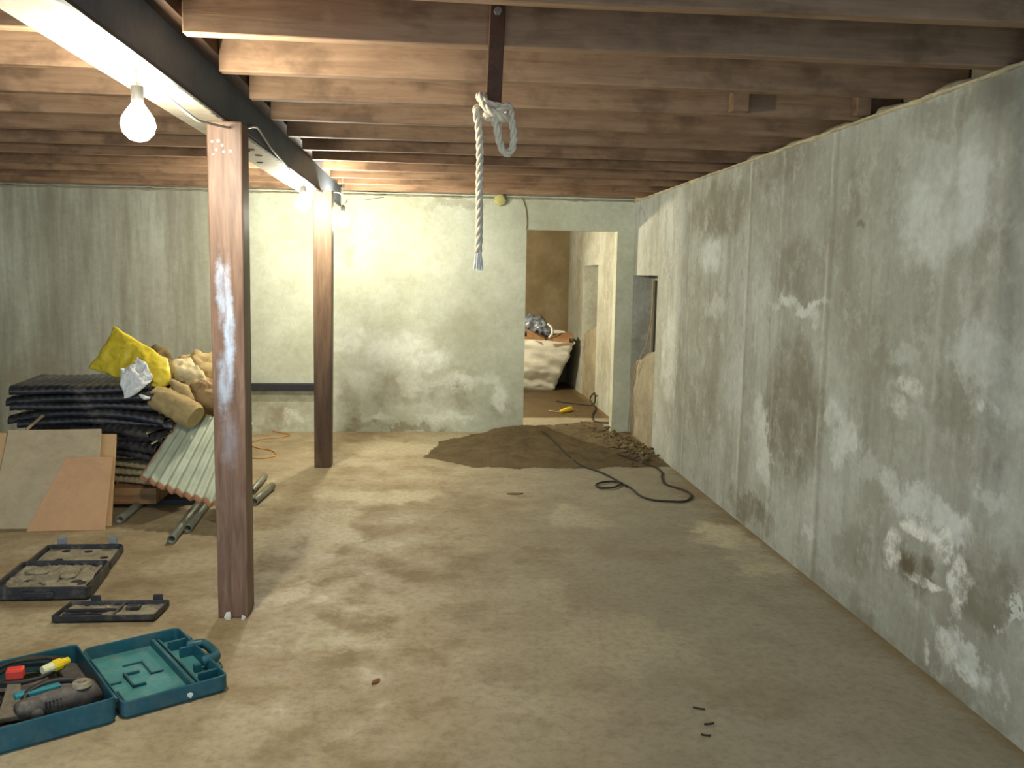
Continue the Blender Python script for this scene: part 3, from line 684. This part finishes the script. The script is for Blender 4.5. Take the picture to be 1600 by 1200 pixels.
# thin cord hanging from the opening in the right wall
hp = [at(1022, 470, 0, XR+.2), at(1012, 530, 0, XR+.02)] + [at(u, v, 0, XR-.02) for u, v in ((1002, 555), (994, 575), (988, 610), (983, 650), (980, 685))]
tag(MB().tube(smoothpath(hp, 6), .0045, 6).build('hanging_wire', 'wire_t', smooth=True), 'thin pale wire hanging down out of the opening beside the doorway', 'wire')
tag(MB().tube(smoothpath([at(815, 308, 1, YB-.008), at(821, 325, 1, YB-.008), at(823, 345, 1, YB-.008), at(822, 360, 1, YB-.008)], 6), .006, 6).build('wall_wire', 'wire_t', smooth=True), 'short pale wire running down the back wall to the top left door corner', 'wire')
p = at(781, 313, 1, YB); tag(MB().lump((p.x, YB-.03, p.z), .055, 4, .3, (1.2, .4, 1), 14, 10).build('foam_scrap', 'foam', smooth=True), 'yellowish foam scrap stuck at the top of the back wall', 'foam')
# black batten on back wall
a = at(360, 599, 1, YB-.06); b = at(500, 602, 1, YB-.06)
tag(MB().box(-2.6, b.x, YB-.075, YB-.0005, a.z-.068, a.z).build('wall_batten', 'batten', bevel=.006), 'long black batten fixed low along the back wall behind the posts', 'batten')
# floor debris
def debris(u, v, L, ang, name, mat, label, th=.004):
    p = at(u, v, 2, 0); m = MB(); n = 6
    d = Vector((math.cos(ang), math.sin(ang), 0)); s_ = Vector((-d.y, d.x, 0))
    for k in range(n+1):
        f = k/n; wdt = L*(.22 if 'leaf' in name or 'dirt' in name else .06)*math.sin(math.pi*min(.98, f+.02))+.001
        for sd in (-1, 1):
            for zz in (0, th): m.v.append(p + d*(f-.5)*L + s_*sd*wdt + Vector((0, 0, .0005+zz+.006*abs(f-.5)*(zz > 0))))
    for k in range(n):
        b_ = k*4
        for (i, j) in ((0, 1), (1, 3), (3, 2), (2, 0)): m.f.append((b_+i, b_+j, b_+4+j, b_+4+i))
    m.f += [(0, 1, 3, 2), (n*4, n*4+2, n*4+3, n*4+1)]
    tag(m.build(name, mat), label, name.split('_')[-1])
debris(587, 1066, .05, 1.0, 'dry_leaf', 'leaf', 'small curled brown dry leaf on the bare floor in the foreground')
debris(1092, 1108, .045, 2.7, 'wood_splinter', 'splint', 'dark splinter on the floor in the right foreground, the upper one of three')
debris(1108, 1132, .04, .2, 'wood_splinter', 'splint', 'dark splinter on the floor in the right foreground, the middle one of three')
debris(1103, 1150, .035, -.3, 'wood_splinter', 'splint', 'dark splinter on the floor in the right foreground, the lowest one of three')
debris(805, 772, .12, .1, 'dirt_smudge', 'rubble', 'small dark crust of dirt on the floor in front of the sand')

# ================================================================== ROOM BEYOND THE DOORWAY
YG = 12.0
t = thing('bulk_bag', 'large white woven bulk bag, filled, standing in the room beyond the doorway', 'bag', (1.1, 12.1, 0))
fl = at(868, 606, 2, 0)
# near face corners
g = lambda u, v, Y: at(u, v, 1, Y)
m = MB()
def bagface(u, v):
    # u around the perimeter, v up
    per = u*4; k = int(min(3, per)); f = per-k
    lo = [Vector((.55, 12.25, 0)), Vector((1.68, 12.35, 0)), Vector((1.72, 13.1, 0)), Vector((.6, 13.15, 0))]
    hi = [Vector((.45, 11.95, .80)), Vector((1.93, 11.95, .70)), Vector((1.98, 13.2, .78)), Vector((.45, 13.2, .85))]
    a = lo[k].lerp(lo[(k+1) % 4], f); b = hi[k].lerp(hi[(k+1) % 4], f)
    p = a.lerp(b, v**1.1); out = (p-Vector((1.15, 12.7, p.z))).normalized()
    sag = math.sin(math.pi*v)*.06*(1-abs(2*f-1)**3)
    w_ = .03*mn.fractal(Vector((p.x*2.2, p.y*2.2, p.z*7+p.x*1.5)), .7, 2, 4) + .022*mn.ridged_multi_fractal(Vector((p.x*1.6+3, p.y*1.6, p.z*4+p.x*2.5)), .8, 2.1, 4, .9, 2)
    q = p+out*(sag+w_); q.z = max(0.001, q.z+.02*mn.noise(p*3)*v); q.y = min(q.y, YF-.01); return q
m.grid(bagface, 120, 30); m.build('bag_wall', 'bag', t, smooth=True)
m = MB().grid(lambda u, v: (.5+1.4*u, 12.0+1.15*v, .70+.12*math.sin(math.pi*u)*math.sin(math.pi*v)+.05*mn.fractal(Vector((u*5, v*5, 1)), .8, 2, 4)), 24, 20)
m.build('bag_filling', 'card', t, smooth=True)
# things heaped on the bag
c0 = g(845, 515, 12.15)
m = roll_mb([g(800, 512, 12.3), g(826, 507, 12.2), g(846, 512, 12.15), g(862, 520, 12.15)], [.10, .17, .13, .05], 3, .3, 30, .9, 12)
tag(m.build('crumpled_bag', 'foil', smooth=True), 'crumpled silvery plastic bag lying on top of the white bulk bag', 'bag')
m = MB().tube(smoothpath([g(856, 506, 12.05), g(862, 512, 12.02), g(863, 521, 12.0), g(858, 528, 12.0)], 6), .028, 8, flat=.5)
tag(m.build('grey_strap', 'wbag', smooth=True), 'pale curled strap over the right end of the silvery plastic bag', 'strap')
for (u, v, wpx, ang, lab) in ((838, 525, .3, -.5, 'brown folded cardboard piece on the bulk bag below the silvery plastic'), (880, 530, .28, .1, 'brown flat cardboard piece at the right rim of the bulk bag')):
    p = g(u, v, 11.98); m = MB(); dx = Vector((math.cos(ang), 0, math.sin(ang)))*wpx
    m.obox(p-dx*.5, dx, Vector((0, .25, .05)), Vector((0, 0, .02))); m.obox(p-dx*.5, dx*.8, Vector((0, -.05, -.07)), Vector((0, .012, 0)))
    tag(m.build('cardboard_piece', 'card', bevel=.003), lab, 'cardboard')
# yellow plug and cords
p = at(885, 641, 2, 0)
t = thing('cord_connector', 'yellow cord connector lying on the earth floor beyond the doorway', 'connector', (p.x, p.y, 0))
a, b = at(876, 643, 2, 0.025), at(892, 639, 2, 0.025)
MB().tube([a, a.lerp(b, .35), a.lerp(b, .4), b], [.018, .022, .03, .032], 12).build('connector_body', 'yellow', t, smooth=True)
MB().tube([at(858, 642, 2, .01), at(868, 643, 2, .012), a], .007, 7).build('connector_lead', 'wire_t', t)
tag(MB().tube(smoothpath([Vector((*at(u, v, 2, 0).xy, z)) for u, v, z in ((951, 662, .01), (930, 660, .01), (925, 650, .01), (930, 640, .02))]+[at(u, v, 0, XR-.04) for u, v in ((922, 624, ), (929, 614), (927, 632))]+[Vector((*at(900, 632, 2, 0).xy, .01)), Vector((*at(870, 628, 2, 0).xy, .01))], 7), .009, 7).build('room_cord', 'wire_k', smooth=True),
    'dark cord curling up at the foot of the lit wall beyond the doorway', 'cord')

# ================================================================== PILE ON THE LEFT
def ribbed(cx, cy, z, wx, dy, rot, mat, label, name, group, lip=.035, amp=.006, pitch=.045, droop=(0, 0), seed=0, cat='sheet'):
    """ribbed sheet with down-turned front edge; ribs run front to back"""
    m = MB(); nu = int(wx/pitch)*6; nv = 14; ca, sa = math.cos(rot), math.sin(rot)
    def fn(u, v):
        x = (u-.5)*wx
        if v < .12: y = -dy/2; zz = -lip*(1-v/.12)
        else: y = -dy/2+dy*(v-.12)/.88; zz = 0
        zz += amp*math.sin(2*math.pi*x/pitch)*(1 if v >= .12 else .4)
        e = abs(u-.5)*2; zz -= droop[0]*(max(0, .5-u)*2)**2 + droop[1]*(max(0, u-.5)*2)**2
        zz += .012*mn.noise(Vector((x*2.5, y*2.5, seed)))
        return (cx+x*ca-y*sa, cy+x*sa+y*ca, z+zz)
    m.grid(fn, nu, nv)
    o = m.build(name, mat, smooth=True, solid=.004)
    tag(o, label, cat, group)
# bearers, and a dark board that stands in for the shadow under the pile
tag(MB().box(-2.75, -1.42, 6.12, 6.6, .001, .035).build('shadow_board', 'batten'), 'dark flat board standing in for the shadow on the floor under the pile', 'board')
tag(MB().obox((-2.13, 6.0, .036), (.30, .0, 0), (0, .35, 0), (0, 0, .11)).build('timber_offcut', 'timber', bevel=.004), 'short square timber offcut low in the pile, right of the leaning boards', 'wood')
tag(MB().obox((-2.72, 6.1, .036), (.5, 0, 0), (0, .3, 0), (0, 0, .12)).build('timber_bearer', 'timber', bevel=.004), 'timber bearer under the pile, behind the leaning boards', 'wood')
zs = .19
for k, (wx, cx, rot, mat, nm) in enumerate(((.95, -1.98, -.38, 'slat', 'beige'), (.92, -2.0, -.28, 'slat', 'beige'), (.98, -1.98, -.36, 'slat', 'beige'), (.9, -2.0, -.24, 'slat', 'beige'))):
    ribbed(cx, 6.50, zs, wx, .78, rot, 'slat', 'grey beige ribbed sheet low in the pile, %s of four counting up' % ords[k+1], 'ribbed_sheet', 'beige ribbed sheets at the bottom of the pile', seed=k, lip=.03); zs += .055
bl = [(1.08, -2.08, -.30, 0, .03), (1.14, -2.08, -.34, .05, .02), (1.10, -2.06, -.27, .06, .0), (1.08, -2.08, -.36, .04, .02), (.98, -2.24, .06, .02, .05), (1.0, -2.27, -.02, .05, .06), (.94, -2.30, .10, .0, .02), (.93, -2.31, .03, .03, -.01), (.86, -2.34, .13, .0, -.03)]
for k, (wx, cx, rot, dl, dr) in enumerate(bl):
    if k < 4: wx -= .1; cx -= .09
    last = k == len(bl)-1
    ribbed(cx, 6.46-.01*k, zs, wx, .74, rot, 'black', 'black ribbed plastic sheet in the pile, %s' % ('topmost, with a flat dusty top' if last else '%s black one counting up from the beige sheets' % ords[k+1]), 'black_sheet', 'stack of black ribbed plastic sheets', lip=.05, amp=.004 if k > 3 else .008, pitch=.05, droop=(dl, dr), seed=k+5)
    zs += .052
print('stack top', zs)
# leftover sticks
def stick(p, q, r, mat, label, name='wood_stick', cat='stick'):
    p, q = Vector(p), Vector(q); d = (q-p); s_ = d.cross(Vector((0, 0, 1))).normalized()*r*2; u_ = s_.cross(d).normalized()*r*1.2
    tag(MB().obox(p, d, s_, u_).build(name, mat, bevel=.001), label, cat)
stick(at(236, 694, 1, 5.88), at(272, 674, 1, 6.25), .006, 'ivory', 'thin pale stick poking out of the pile, the lower of two')
stick(at(228, 678, 1, 5.9), at(258, 666, 1, 6.25), .008, 'frame', 'thin pale stick poking out of the pile, the upper of two')
stick(at(40, 672, 1, 5.85), at(66, 650, 1, 6.0), .009, 'slat', 'grey beige stick leaning on the left end of the black sheets')
# leaning boards
def board(c4, th, mat, label):
    P = [Vector(p) for p in c4]; n_ = (P[1]-P[0]).cross(P[3]-P[0]).normalized()
    if n_.y > 0: n_ = -n_
    m = MB(); m.v = P+[p-n_*th for p in P]; m.f = [(0, 1, 2, 3), (7, 6, 5, 4), (0, 4, 5, 1), (1, 5, 6, 2), (2, 6, 7, 3), (3, 7, 4, 0)]
    tag(m.build('wall_board', mat, bevel=.003), label, 'board', 'boards leaning against the pile')
th = .014
def fpt(u, v, y, z=None):
    return at(u, v, 1, y)
board([Vector((-2.70, 5.56, .001)), Vector((-2.07, 5.56, .001)), fpt(158, 670, 5.83), fpt(13, 672, 5.83)], th, 'ply', 'grey beige board leaning on the pile, the left and largest of the leaning boards')
board([Vector((-2.4, 5.60, .001)), Vector((-1.985, 5.60, .001)), fpt(182, 678, 5.88), fpt(100, 677, 5.88)], th, 'mdf', 'tan board leaning behind the two others, showing along their right edges')
board([Vector((-2.453, 5.50, .001)), Vector((-1.995, 5.515, .001)), fpt(176, 714, 5.74), fpt(104, 714, 5.74)], th, 'mdf2', 'pinkish tan board with slanted left edge leaning in front of the others')
board([Vector((-3.1, 5.68, .001)), Vector((-2.66, 5.68, .001)), fpt(10, 676, 5.9), fpt(-60, 676, 5.9)], th, 'mdf', 'brown board at the very left, behind the largest leaning board')
# pipes
def pipe(p0, p1, r, label):
    o = MB().hollow(p0, p1, r, .005).build('metal_pipe', 'pipe', smooth=False); tag(o, label, 'pipe', 'metal pipes lying under the pile')
    for pg in o.data.polygons: pg.use_smooth = len(pg.vertices) == 4
fp = lambda u, v, r, dz=0: Vector((*at(u, v, 2, r+dz).xy, r+dz))
def ext(p, q, L): d = (q-p).normalized(); return p+d*L
r = .026
p = fp(187, 812, r); pipe(p, ext(p, Vector((*fp(232, 776, r).xy, r)), .62), r, 'grey metal pipe end sticking out of the pile beside the leaning boards')
p = fp(268, 843, r); pipe(p, ext(p, fp(303, 797, r), 1.15), r, 'longest grey metal pipe, its open end nearest the camera left of the nearer post')
p = fp(293, 826, r); pipe(p, ext(p, fp(325, 785, r), 1.0), r, 'grey metal pipe lying right beside the longest pipe')
p = fp(397, 784, r); pipe(p, ext(p, fp(420, 764, r), .46), r, 'short dark metal pipe on the floor just right of the nearer post')
p = fp(394, 768, r*.9); pipe(p, ext(p, fp(411, 747, r*.9), .5), r*.9, 'short pale metal pipe behind the short dark one, right of the nearer post')
# corrugated sheet
P0, P1, P2, P3 = at(217, 747, 1, 5.75), at(354, 797, 1, 5.45), at(287, 643, 1, 6.25), at(397, 662, 1, 6.2)
Nn = (P1-P0).cross(P2-P0).normalized(); Nn = Nn if Nn.y < 0 else -Nn
m = MB(); NW = 9.5; evn = (P2-P0).normalized()
def cf(u, v):
    p = (P0*(1-u)+P1*u)*(1-v)+(P2*(1-u)+P3*u)*v + Nn*.011*math.sin(2*math.pi*NW*u)
    p += -evn*(.016*mn.noise(Vector((u*14, 0, 0)))+.02*math.sin(math.pi*u))*(1-v)
    return p
m.grid(cf, 150, 30, uv=True)
tag(m.build('corrugated_sheet', 'green', smooth=True, solid=.005), 'pale green corrugated sheet with brown scalloped lower edge, leaning on the pile', 'sheet')
# sacks and bags
G = lambda u, v, y: at(u, v, 1, y)
tag(roll_mb([G(262, 628, 6.55), G(300, 622, 6.55), G(345, 625, 6.5)], [.10, .16, .13], 11, .3, freq=6).build('burlap_bundle', 'burlap_b', smooth=True), 'brown crumpled bundle at the right end of the pile, partly behind the nearer post', 'bundle')
tag(roll_mb([G(285, 585, 6.85), G(318, 580, 6.8), G(350, 600, 6.75)], [.10, .16, .14], 12, .28, freq=6).build('burlap_sack', 'burlap', smooth=True), 'tan burlap sack at the very back of the heap of sacks', 'sack')
tag(roll_mb([G(232, 556, 6.75), G(252, 560, 6.72), G(272, 572, 6.7)], [.06, .085, .03], 13, .28, freq=9).build('dark_sack', 'burlap_d', smooth=True), 'dark brown sack showing just above the yellow bag', 'sack')
tag(roll_mb([G(262, 578, 6.45), G(285, 583, 6.42), G(305, 592, 6.4), G(322, 598, 6.4)], [.05, .105, .10, .03], 14, .28, freq=8).build('pale_sack', 'burlap_l', smooth=True), 'pale beige sack beside the rounded end of the yellow bag', 'sack')
tag(roll_mb([G(318, 606, 6.3), G(322, 618, 6.25), G(326, 632, 6.2)], [.09, .11, .05], 15, .34, freq=10).build('paper_sack', 'burlap_b', smooth=True), 'brown crumpled paper sack touching the left edge of the nearer post', 'sack')
tag(roll_mb([G(268, 596, 6.2), G(285, 612, 6.15), G(298, 628, 6.1)], [.02, .05, .03], 19, .2, freq=10).build('sack_fold', 'burlap', smooth=True), 'narrow tan twisted cloth between the yellow bag and the rolled burlap', 'cloth')
a, b = G(244, 622, 6.12), G(306, 652, 6.02)
tag(roll_mb([a, a.lerp(b, .3)+Vector((0, 0, .012)), a.lerp(b, .7)+Vector((0, 0, .008)), b], [.088, .092, .098, .085], 16, .10, n=30, freq=7).build('rolled_burlap', 'burlap', smooth=True), 'thick roll of tan burlap slanting down over the corrugated sheet', 'roll')
tag(coons(G(178, 508, 6.42), G(136, 577, 6.38), G(262, 562, 6.28), G(246, 606, 6.16), .05, 2, .035, bulge=(-.01, .075, -.0, .0), freq=5).build('yellow_bag', 'ybag', smooth=True), 'large yellow plastic bag slumped across the top of the pile', 'bag')
tag(coons(G(215, 556, 6.12), G(186, 576, 6.05), G(240, 588, 6.08), G(196, 622, 5.98), .022, 7, .035, bulge=(-.02, .03, .0, .0), freq=9).build('white_bag', 'wbag', smooth=True), 'white crumpled plastic bag hanging over the front of the pile below the yellow bag', 'bag')
tag(roll_mb([G(218, 617, 6.02), G(226, 621, 6.0), G(234, 622, 6.02)], [.01, .018, .01], 21, .2).build('plastic_scrap', 'wbag', smooth=True), 'tiny white plastic scrap between the white bag and the rolled burlap', 'scrap')

ro = bpy.data.objects['rolled_burlap']; md = ro.modifiers.new('e', 'EDGE_SPLIT'); md.split_angle = 1.0; d = (b-a).normalized(); s1_ = d.orthogonal().normalized(); s2_ = d.cross(s1_)
m = MB().tube([a-d*.004+(s1_*math.cos(k*.4)+s2_*math.sin(k*.4))*(.012+.0012*k) for k in range(56)], .0045, 6)
m.build('roll_edge', 'burlap_d', ro, smooth=True)

# ================================================================== TOOL CASES
def frame(o, ang):
    c, s_ = math.cos(ang), math.sin(ang); o = Vector(o)
    return lambda x, y, z: o + Vector((c*x-s_*y, s_*x+c*y, z))
def tray(T, x0, x1, y0, y1, h, th, zf, mb=None, r=.03):
    """open shallow tray with rounded corners: outer wall, rim, inner wall, inner floor at zf"""
    mb = mb or MB(); n = 6
    def ring(i, z, rr):
        out = []; xa, xb, ya, yb = x0+i, x1-i, y0+i, y1-i
        for (cx, cy, a0) in ((xb-rr, ya+rr, -90), (xb-rr, yb-rr, 0), (xa+rr, yb-rr, 90), (xa+rr, ya+rr, 180)):
            for k in range(n+1):
                a = math.radians(a0+90*k/n); out.append(T(cx+rr*math.cos(a), cy+rr*math.sin(a), z))
        return out
    rings = [ring(.012, 0, max(.004, r-.01)), ring(0, .012, r), ring(0, h-.004, r), ring(.002, h, r), ring(th-.002, h, max(.004, r-th)), ring(th, h-.004, max(.004, r-th)), ring(th+.004, zf, max(.004, r-th-.002))]
    b = len(mb.v); L = len(rings[0])
    for R in rings: mb.v += R
    for j in range(len(rings)-1):
        for k in range(L): k2 = (k+1) % L; mb.f.append((b+j*L+k, b+j*L+k2, b+(j+1)*L+k2, b+(j+1)*L+k))
    mb.f.append(tuple(b+k for k in range(L))); mb.f.append(tuple(b+(len(rings)-1)*L+k for k in range(L)))
    return mb
def lb(T, mb, x0, x1, y0, y1, z0, z1):
    o = T(x0, y0, z0); return mb.obox(o, T(x1, y0, z0)-o, T(x0, y1, z0)-o, Vector((0, 0, z1-z0)))

# --- teal case, lid to the right
ang = math.radians(33.5); ho = at(188, 1128, 2, 0); T = frame((ho.x, ho.y, 0), ang)
W_, D_ = .395, .575
t = thing('teal_tool_case', 'open teal plastic tool case on the floor in the left foreground', 'tool case', T(0, .28, 0))
base = tray(T, -W_-.01, -.008, 0, D_, .095, .008, .02).build('case_base', 'teal', t)
lid_m = tray(T, .008, W_, 0, D_, .068, .008, .016)
lid = lid_m.build('case_lid', 'teal', t)
m = MB(); lb(T, m, -W_+.002, -.02, .012, D_-.012, .0205, .0225); m.build('base_lining', 'greytool', base)
# mouldings inside the lid
m = MB()
lb(T, m, .27, .285, .02, D_-.02, .016, .05); lb(T, m, .298, .308, .02, D_-.02, .016, .042)
lb(T, m, .07, .26, .085, .095, .016, .026); lb(T, m, .25, .26, .05, .095, .016, .026)
lb(T, m, .04, .05, .10, .20, .016, .026); 
lb(T, m, .10, .11, .20, .33, .016, .03); lb(T, m, .10, .16, .32, .33, .016, .03); lb(T, m, .10, .15, .2, .21, .016, .03)
lb(T, m, .19, .2, .28, .42, .016, .026); lb(T, m, .12, .2, .41, .42, .016, .026); lb(T, m, .19, .24, .28, .29, .016, .026)
lb(T, m, .03, .08, .27, .28, .016, .026)
m.build('lid_moulding', 'teal', lid, bevel=.003)
for q in ((.312, .386, .09, .105, .060), (.312, .386, .45, .465, .06), (.33, .36, .19, .21, .05), (.33, .386, .36, .375, .06)):
    m = MB(); lb(T, m, *q[:4], .0185, q[4]); m.build('lid_rib', 'teal', lid, bevel=.003)
m = MB(); lb(T, m, .02, W_-.014, .014, D_-.014, .0165, .0185); q = m.build('lid_lining', 'teal_in', lid); q['label'] = 'paler dusty inside of the lid'
# handle at the free edge of the lid
m = MB(); hp = [T(W_-.03, .2, .055), T(W_+.01, .205, .055), T(W_+.035, .22, .055), T(W_+.04, .29, .055), T(W_+.035, .36, .055), T(W_+.01, .375, .055), T(W_-.03, .38, .055)]
m.tube(smoothpath(hp, 5), .017, 10, flat=1.2); m.build('case_handle', 'teal', lid, smooth=True)
m = MB(); lb(T, m, W_-.002, W_+.014, .10, .15, .012, .06); m.build('case_latch', 'teal', lid, bevel=.004)
m = MB(); lb(T, m, W_-.002, W_+.014, .44, .49, .012, .06); m.build('case_latch', 'teal', lid, bevel=.004)
for yy in (.08, .28, .48):
    m = MB().tube([T(0, yy-.03, .06), T(0, yy+.03, .06)], .009, 8); m.build('hinge', 'teal', t)
p = T(.245, -.004, .03); m = MB().lump(p, .012, 2, .5, (1, .3, 1), 8, 6); m.build('white_fleck', 'chip', lid)
# contents (resting in the base): angle grinder-like dusty tool
t = thing('power_tool', 'dusty grey and teal power tool lying in the teal case', 'power tool', T(-.2, .2, .021))
tx = lambda x, y, z: T(-.40+x, y, z)
m = MB().tube(smoothpath([tx(.10, .165, .06), tx(.16, .165, .062), tx(.25, .165, .062), tx(.36, .16, .06)], 5), [.026, .033, .036, .036, .038, .038, .038, .04, .042, .043, .043, .043, .042, .04, .036, .03], 14)
m.build('motor_housing', 'greytool', t, smooth=True)
m = MB().tube(smoothpath([tx(.12, .245, .05), tx(.2, .245, .055), tx(.3, .25, .055), tx(.35, .25, .05)], 5), .03, 12); m.build('tool_grip', 'greytool', t, smooth=True)
m = MB(); lb(T, m, -.29, -.14, .222, .262, .07, .094); q = m.build('tool_label_plate', 'teal_lt', t, bevel=.006); q['label'] = 'lighter teal side panel'
m = MB().tube([tx(.345, .15, .05), tx(.355, .25, .05)], [.036, .03], 14); m.build('gear_head', 'greytool', t, smooth=True)
m = MB().tube([tx(.315, .165, .098), tx(.315, .165, .112)], [.036, .03], 18); m.tube([tx(.315, .165, .112), tx(.315, .165, .118)], .014, 12); q = m.build('bearing_cap', 'dusty', t); q['label'] = 'pale round cap'
m = MB().tube(smoothpath([tx(.13, .2, .06), tx(.15, .235, .085), tx(.22, .262, .095), tx(.30, .25, .09), tx(.335, .21, .075)], 5), .013, 10); m.build('loop_handle', 'socket', t, smooth=True)
m = MB().tube([tx(.07, .2, .045), tx(.12, .2, .05)], [.02, .03], 12); m.build('tool_nose', 'greytool', t, smooth=True)
m = MB(); 
for k in range(5): m.tube([tx(.19+.012*k, .125, .06), tx(.19+.012*k, .13, .085)], .0035, 5)
m.build('vent_fins', 'socket', t)
m = MB().tube([tx(.16, .12, .05), tx(.175, .205, .05)], [.02, .024], 12); m.build('side_knob', 'greytool', t, smooth=True)
m = MB().tube(smoothpath([tx(.12, .25, .06), tx(.08, .28, .06), tx(.1, .33, .05)], 5), .008, 8); m.build('tool_lead', 'wire_k', t, smooth=True)
# coiled cable in the case
cc = [tx(.06+.13*math.cos(a*.7)*(.9+.12*math.sin(a*1.9))+.12, .42+.10*math.sin(a*.7)*(1+.1*math.cos(a)), .035+.0035*a) for a in [i*.5 for i in range(0, 60)]]
for i, q in enumerate(cc): cc[i] = Vector((q.x, q.y, min(q.z, .1)))
tag(MB().tube(smoothpath(cc, 3), .0075, 7).build('coiled_cable', 'wire_k', smooth=True), 'black coiled power cable lying in the far half of the teal case', 'cable')
a, b = at(66, 1048, 2, .115), at(107, 1032, 2, .115)
t = thing('plug_connector', 'yellow and ivory cable connector lying on the coiled cable in the teal case', 'connector', a.lerp(b, .5)-Vector((0, 0, .02)))
MB().tube([a, a.lerp(b, .38)], [.015, .019], 12).build('connector_cap', 'ivory', t, smooth=False)
MB().tube([a.lerp(b, .38), a.lerp(b, .45), a.lerp(b, .7), a.lerp(b, .75), b], [.017, .022, .022, .016, .014], 12).build('connector_body', 'yellow', t)
# red handled brush
p = at(24, 1052, 2, .12)
t = thing('red_handled_brush', 'brush with a bright red end, standing up in the left of the teal case', 'brush', p-Vector((0, 0, .05)))
m = MB(); R2 = frame(p, ang-.35); lb(R2, m, -.03, .03, -.02, .025, -.02, .02); m.build('red_cap', 'red', t, bevel=.008)
a, b = at(22, 1066, 2, .10), at(14, 1120, 2, .06); m = MB(); s_ = Vector((.02, .008, 0)); m.v = [a-s_, a+s_, b+s_*1.7, b-s_*1.7]; m.v += [v-Vector((0, 0, .02)) for v in m.v]
m.f = [(0, 1, 2, 3), (7, 6, 5, 4), (0, 4, 5, 1), (1, 5, 6, 2), (2, 6, 7, 3), (3, 7, 4, 0)]; m.build('bristles', 'brushm', t, bevel=.004)
m = MB(); lb(T, m, -.39, -.325, .02, .09, .021, .06); tag(m.build('black_box', 'greytool', bevel=.006), 'small black box in the near corner of the teal case', 'box')
m = MB()
for k in range(9): q = tx(.03+.03*(k % 3)+.02*(k//3), .28+.025*(k//3), .03); m.lump(q, .02, k, .5, (1, 1, .8), 9, 6)
tag(m.build('dusty_rag', 'greytool', smooth=True), 'dusty dark rag lying left of the power tool in the teal case', 'rag')

# --- larger black case
o = at(150, 934, 2, 0); T = frame((-2.055, 4.33, 0), 0)
skew = lambda x, y, z: Vector((-1.64+(x-.42)*(1.1-.12*y)-.115*y, 4.31+1.03*y, z))
T = skew
t = thing('black_tool_case', 'larger open black tool case with pale dusty inside, left of the nearer post', 'tool case', T(.21, .35, 0))
tray(T, 0, .42, 0, .40, .07, .01, .045, r=.03).build('case_base', 'black2', t)
lid = tray(T, .0, .415, .41, .74, .05, .01, .02, r=.03).build('case_lid', 'black2', t)
m = MB().grid(lambda u, v: T(.03+.36*u, .03+.34*v, .052+.014*mn.fractal(Vector((u*4, v*4, 2)), .6, 2, 5)), 40, 40)
m.build('dusty_insert', 'dusty', t, smooth=True)
for (x, y, rx, ry) in ((.12, .26, .06, .045), (.22, .11, .04, .05), (.28, .2, .045, .05), (.33, .30, .03, .03)):
    m = MB(); m.lump(T(x, y, .06), .05, int(x*100), .4, (rx/.05, ry/.05, .25), 14, 7); m.build('moulded_boss', 'dusty', t, smooth=True)
m = MB(); lb(T, m, .13, .27, -.012, .0, .02, .05); m.build('case_handle', 'black2', t, bevel=.006)
m = MB(); lb(T, m, .02, .395, .43, .72, .0205, .028); m.build('lid_lining', 'dusty', lid, bevel=.003)
for (x, y) in ((.13, .53), (.22, .48), (.35, .56), (.12, .68), (.24, .67)):
    m = MB().tube([T(x, y, .028), T(x, y, .0295)], .022, 14); m.build('lining_hole', 'hole', lid)
for x in (.055, .33):
    m = MB(); lb(T, m, x, x+.05, .738, .752, .01, .09); lb(T, m, x+.008, x+.042, .73, .738, .052, .085); q = m.build('metal_latch', 'chrome', lid, bevel=.002)
for x in (.08, .34):
    m = MB().tube([T(x, .405, .05), T(x+.04, .405, .05)], .007, 8); m.build('hinge', 'black2', t)

# --- small black case
T = frame((-1.70, 4.02, 0), 0)
t = thing('small_black_case', 'small flat black case with two upright catches, in front of the larger black case', 'case', T(.23, .09, 0))
T = lambda x, y, z: Vector((-1.705+x+.08*y, 4.02+y, z))
tray(T, 0, .455, 0, .19, .038, .008, .012, r=.012).build('case_base', 'black2', t)
m = MB().grid(lambda u, v: T(.012+.43*u, .012+.166*v, .018+.007*mn.fractal(Vector((u*9, v*4, 5)), .6, 2, 5)), 40, 16); m.build('dusty_insert', 'dusty', t, smooth=True)
m = MB(); lb(T, m, .02, .25, .085, .1, .012, .034); lb(T, m, .25, .26, .012, .178, .012, .032); lb(T, m, .03, .2, .04, .055, .012, .032); lb(T, m, .28, .34, .11, .15, .012, .034); m.build('divider', 'black2', t, bevel=.003)
for x in (.09, .375):
    m = MB(); lb(T, m, x, x+.045, .19, .2, .01, .062); m.build('case_catch', 'black2', t, bevel=.003)
m = MB(); m.sphere(T(.2, .12, .03), .007, 8, 6); m.build('brass_bit', 'mdf', t)
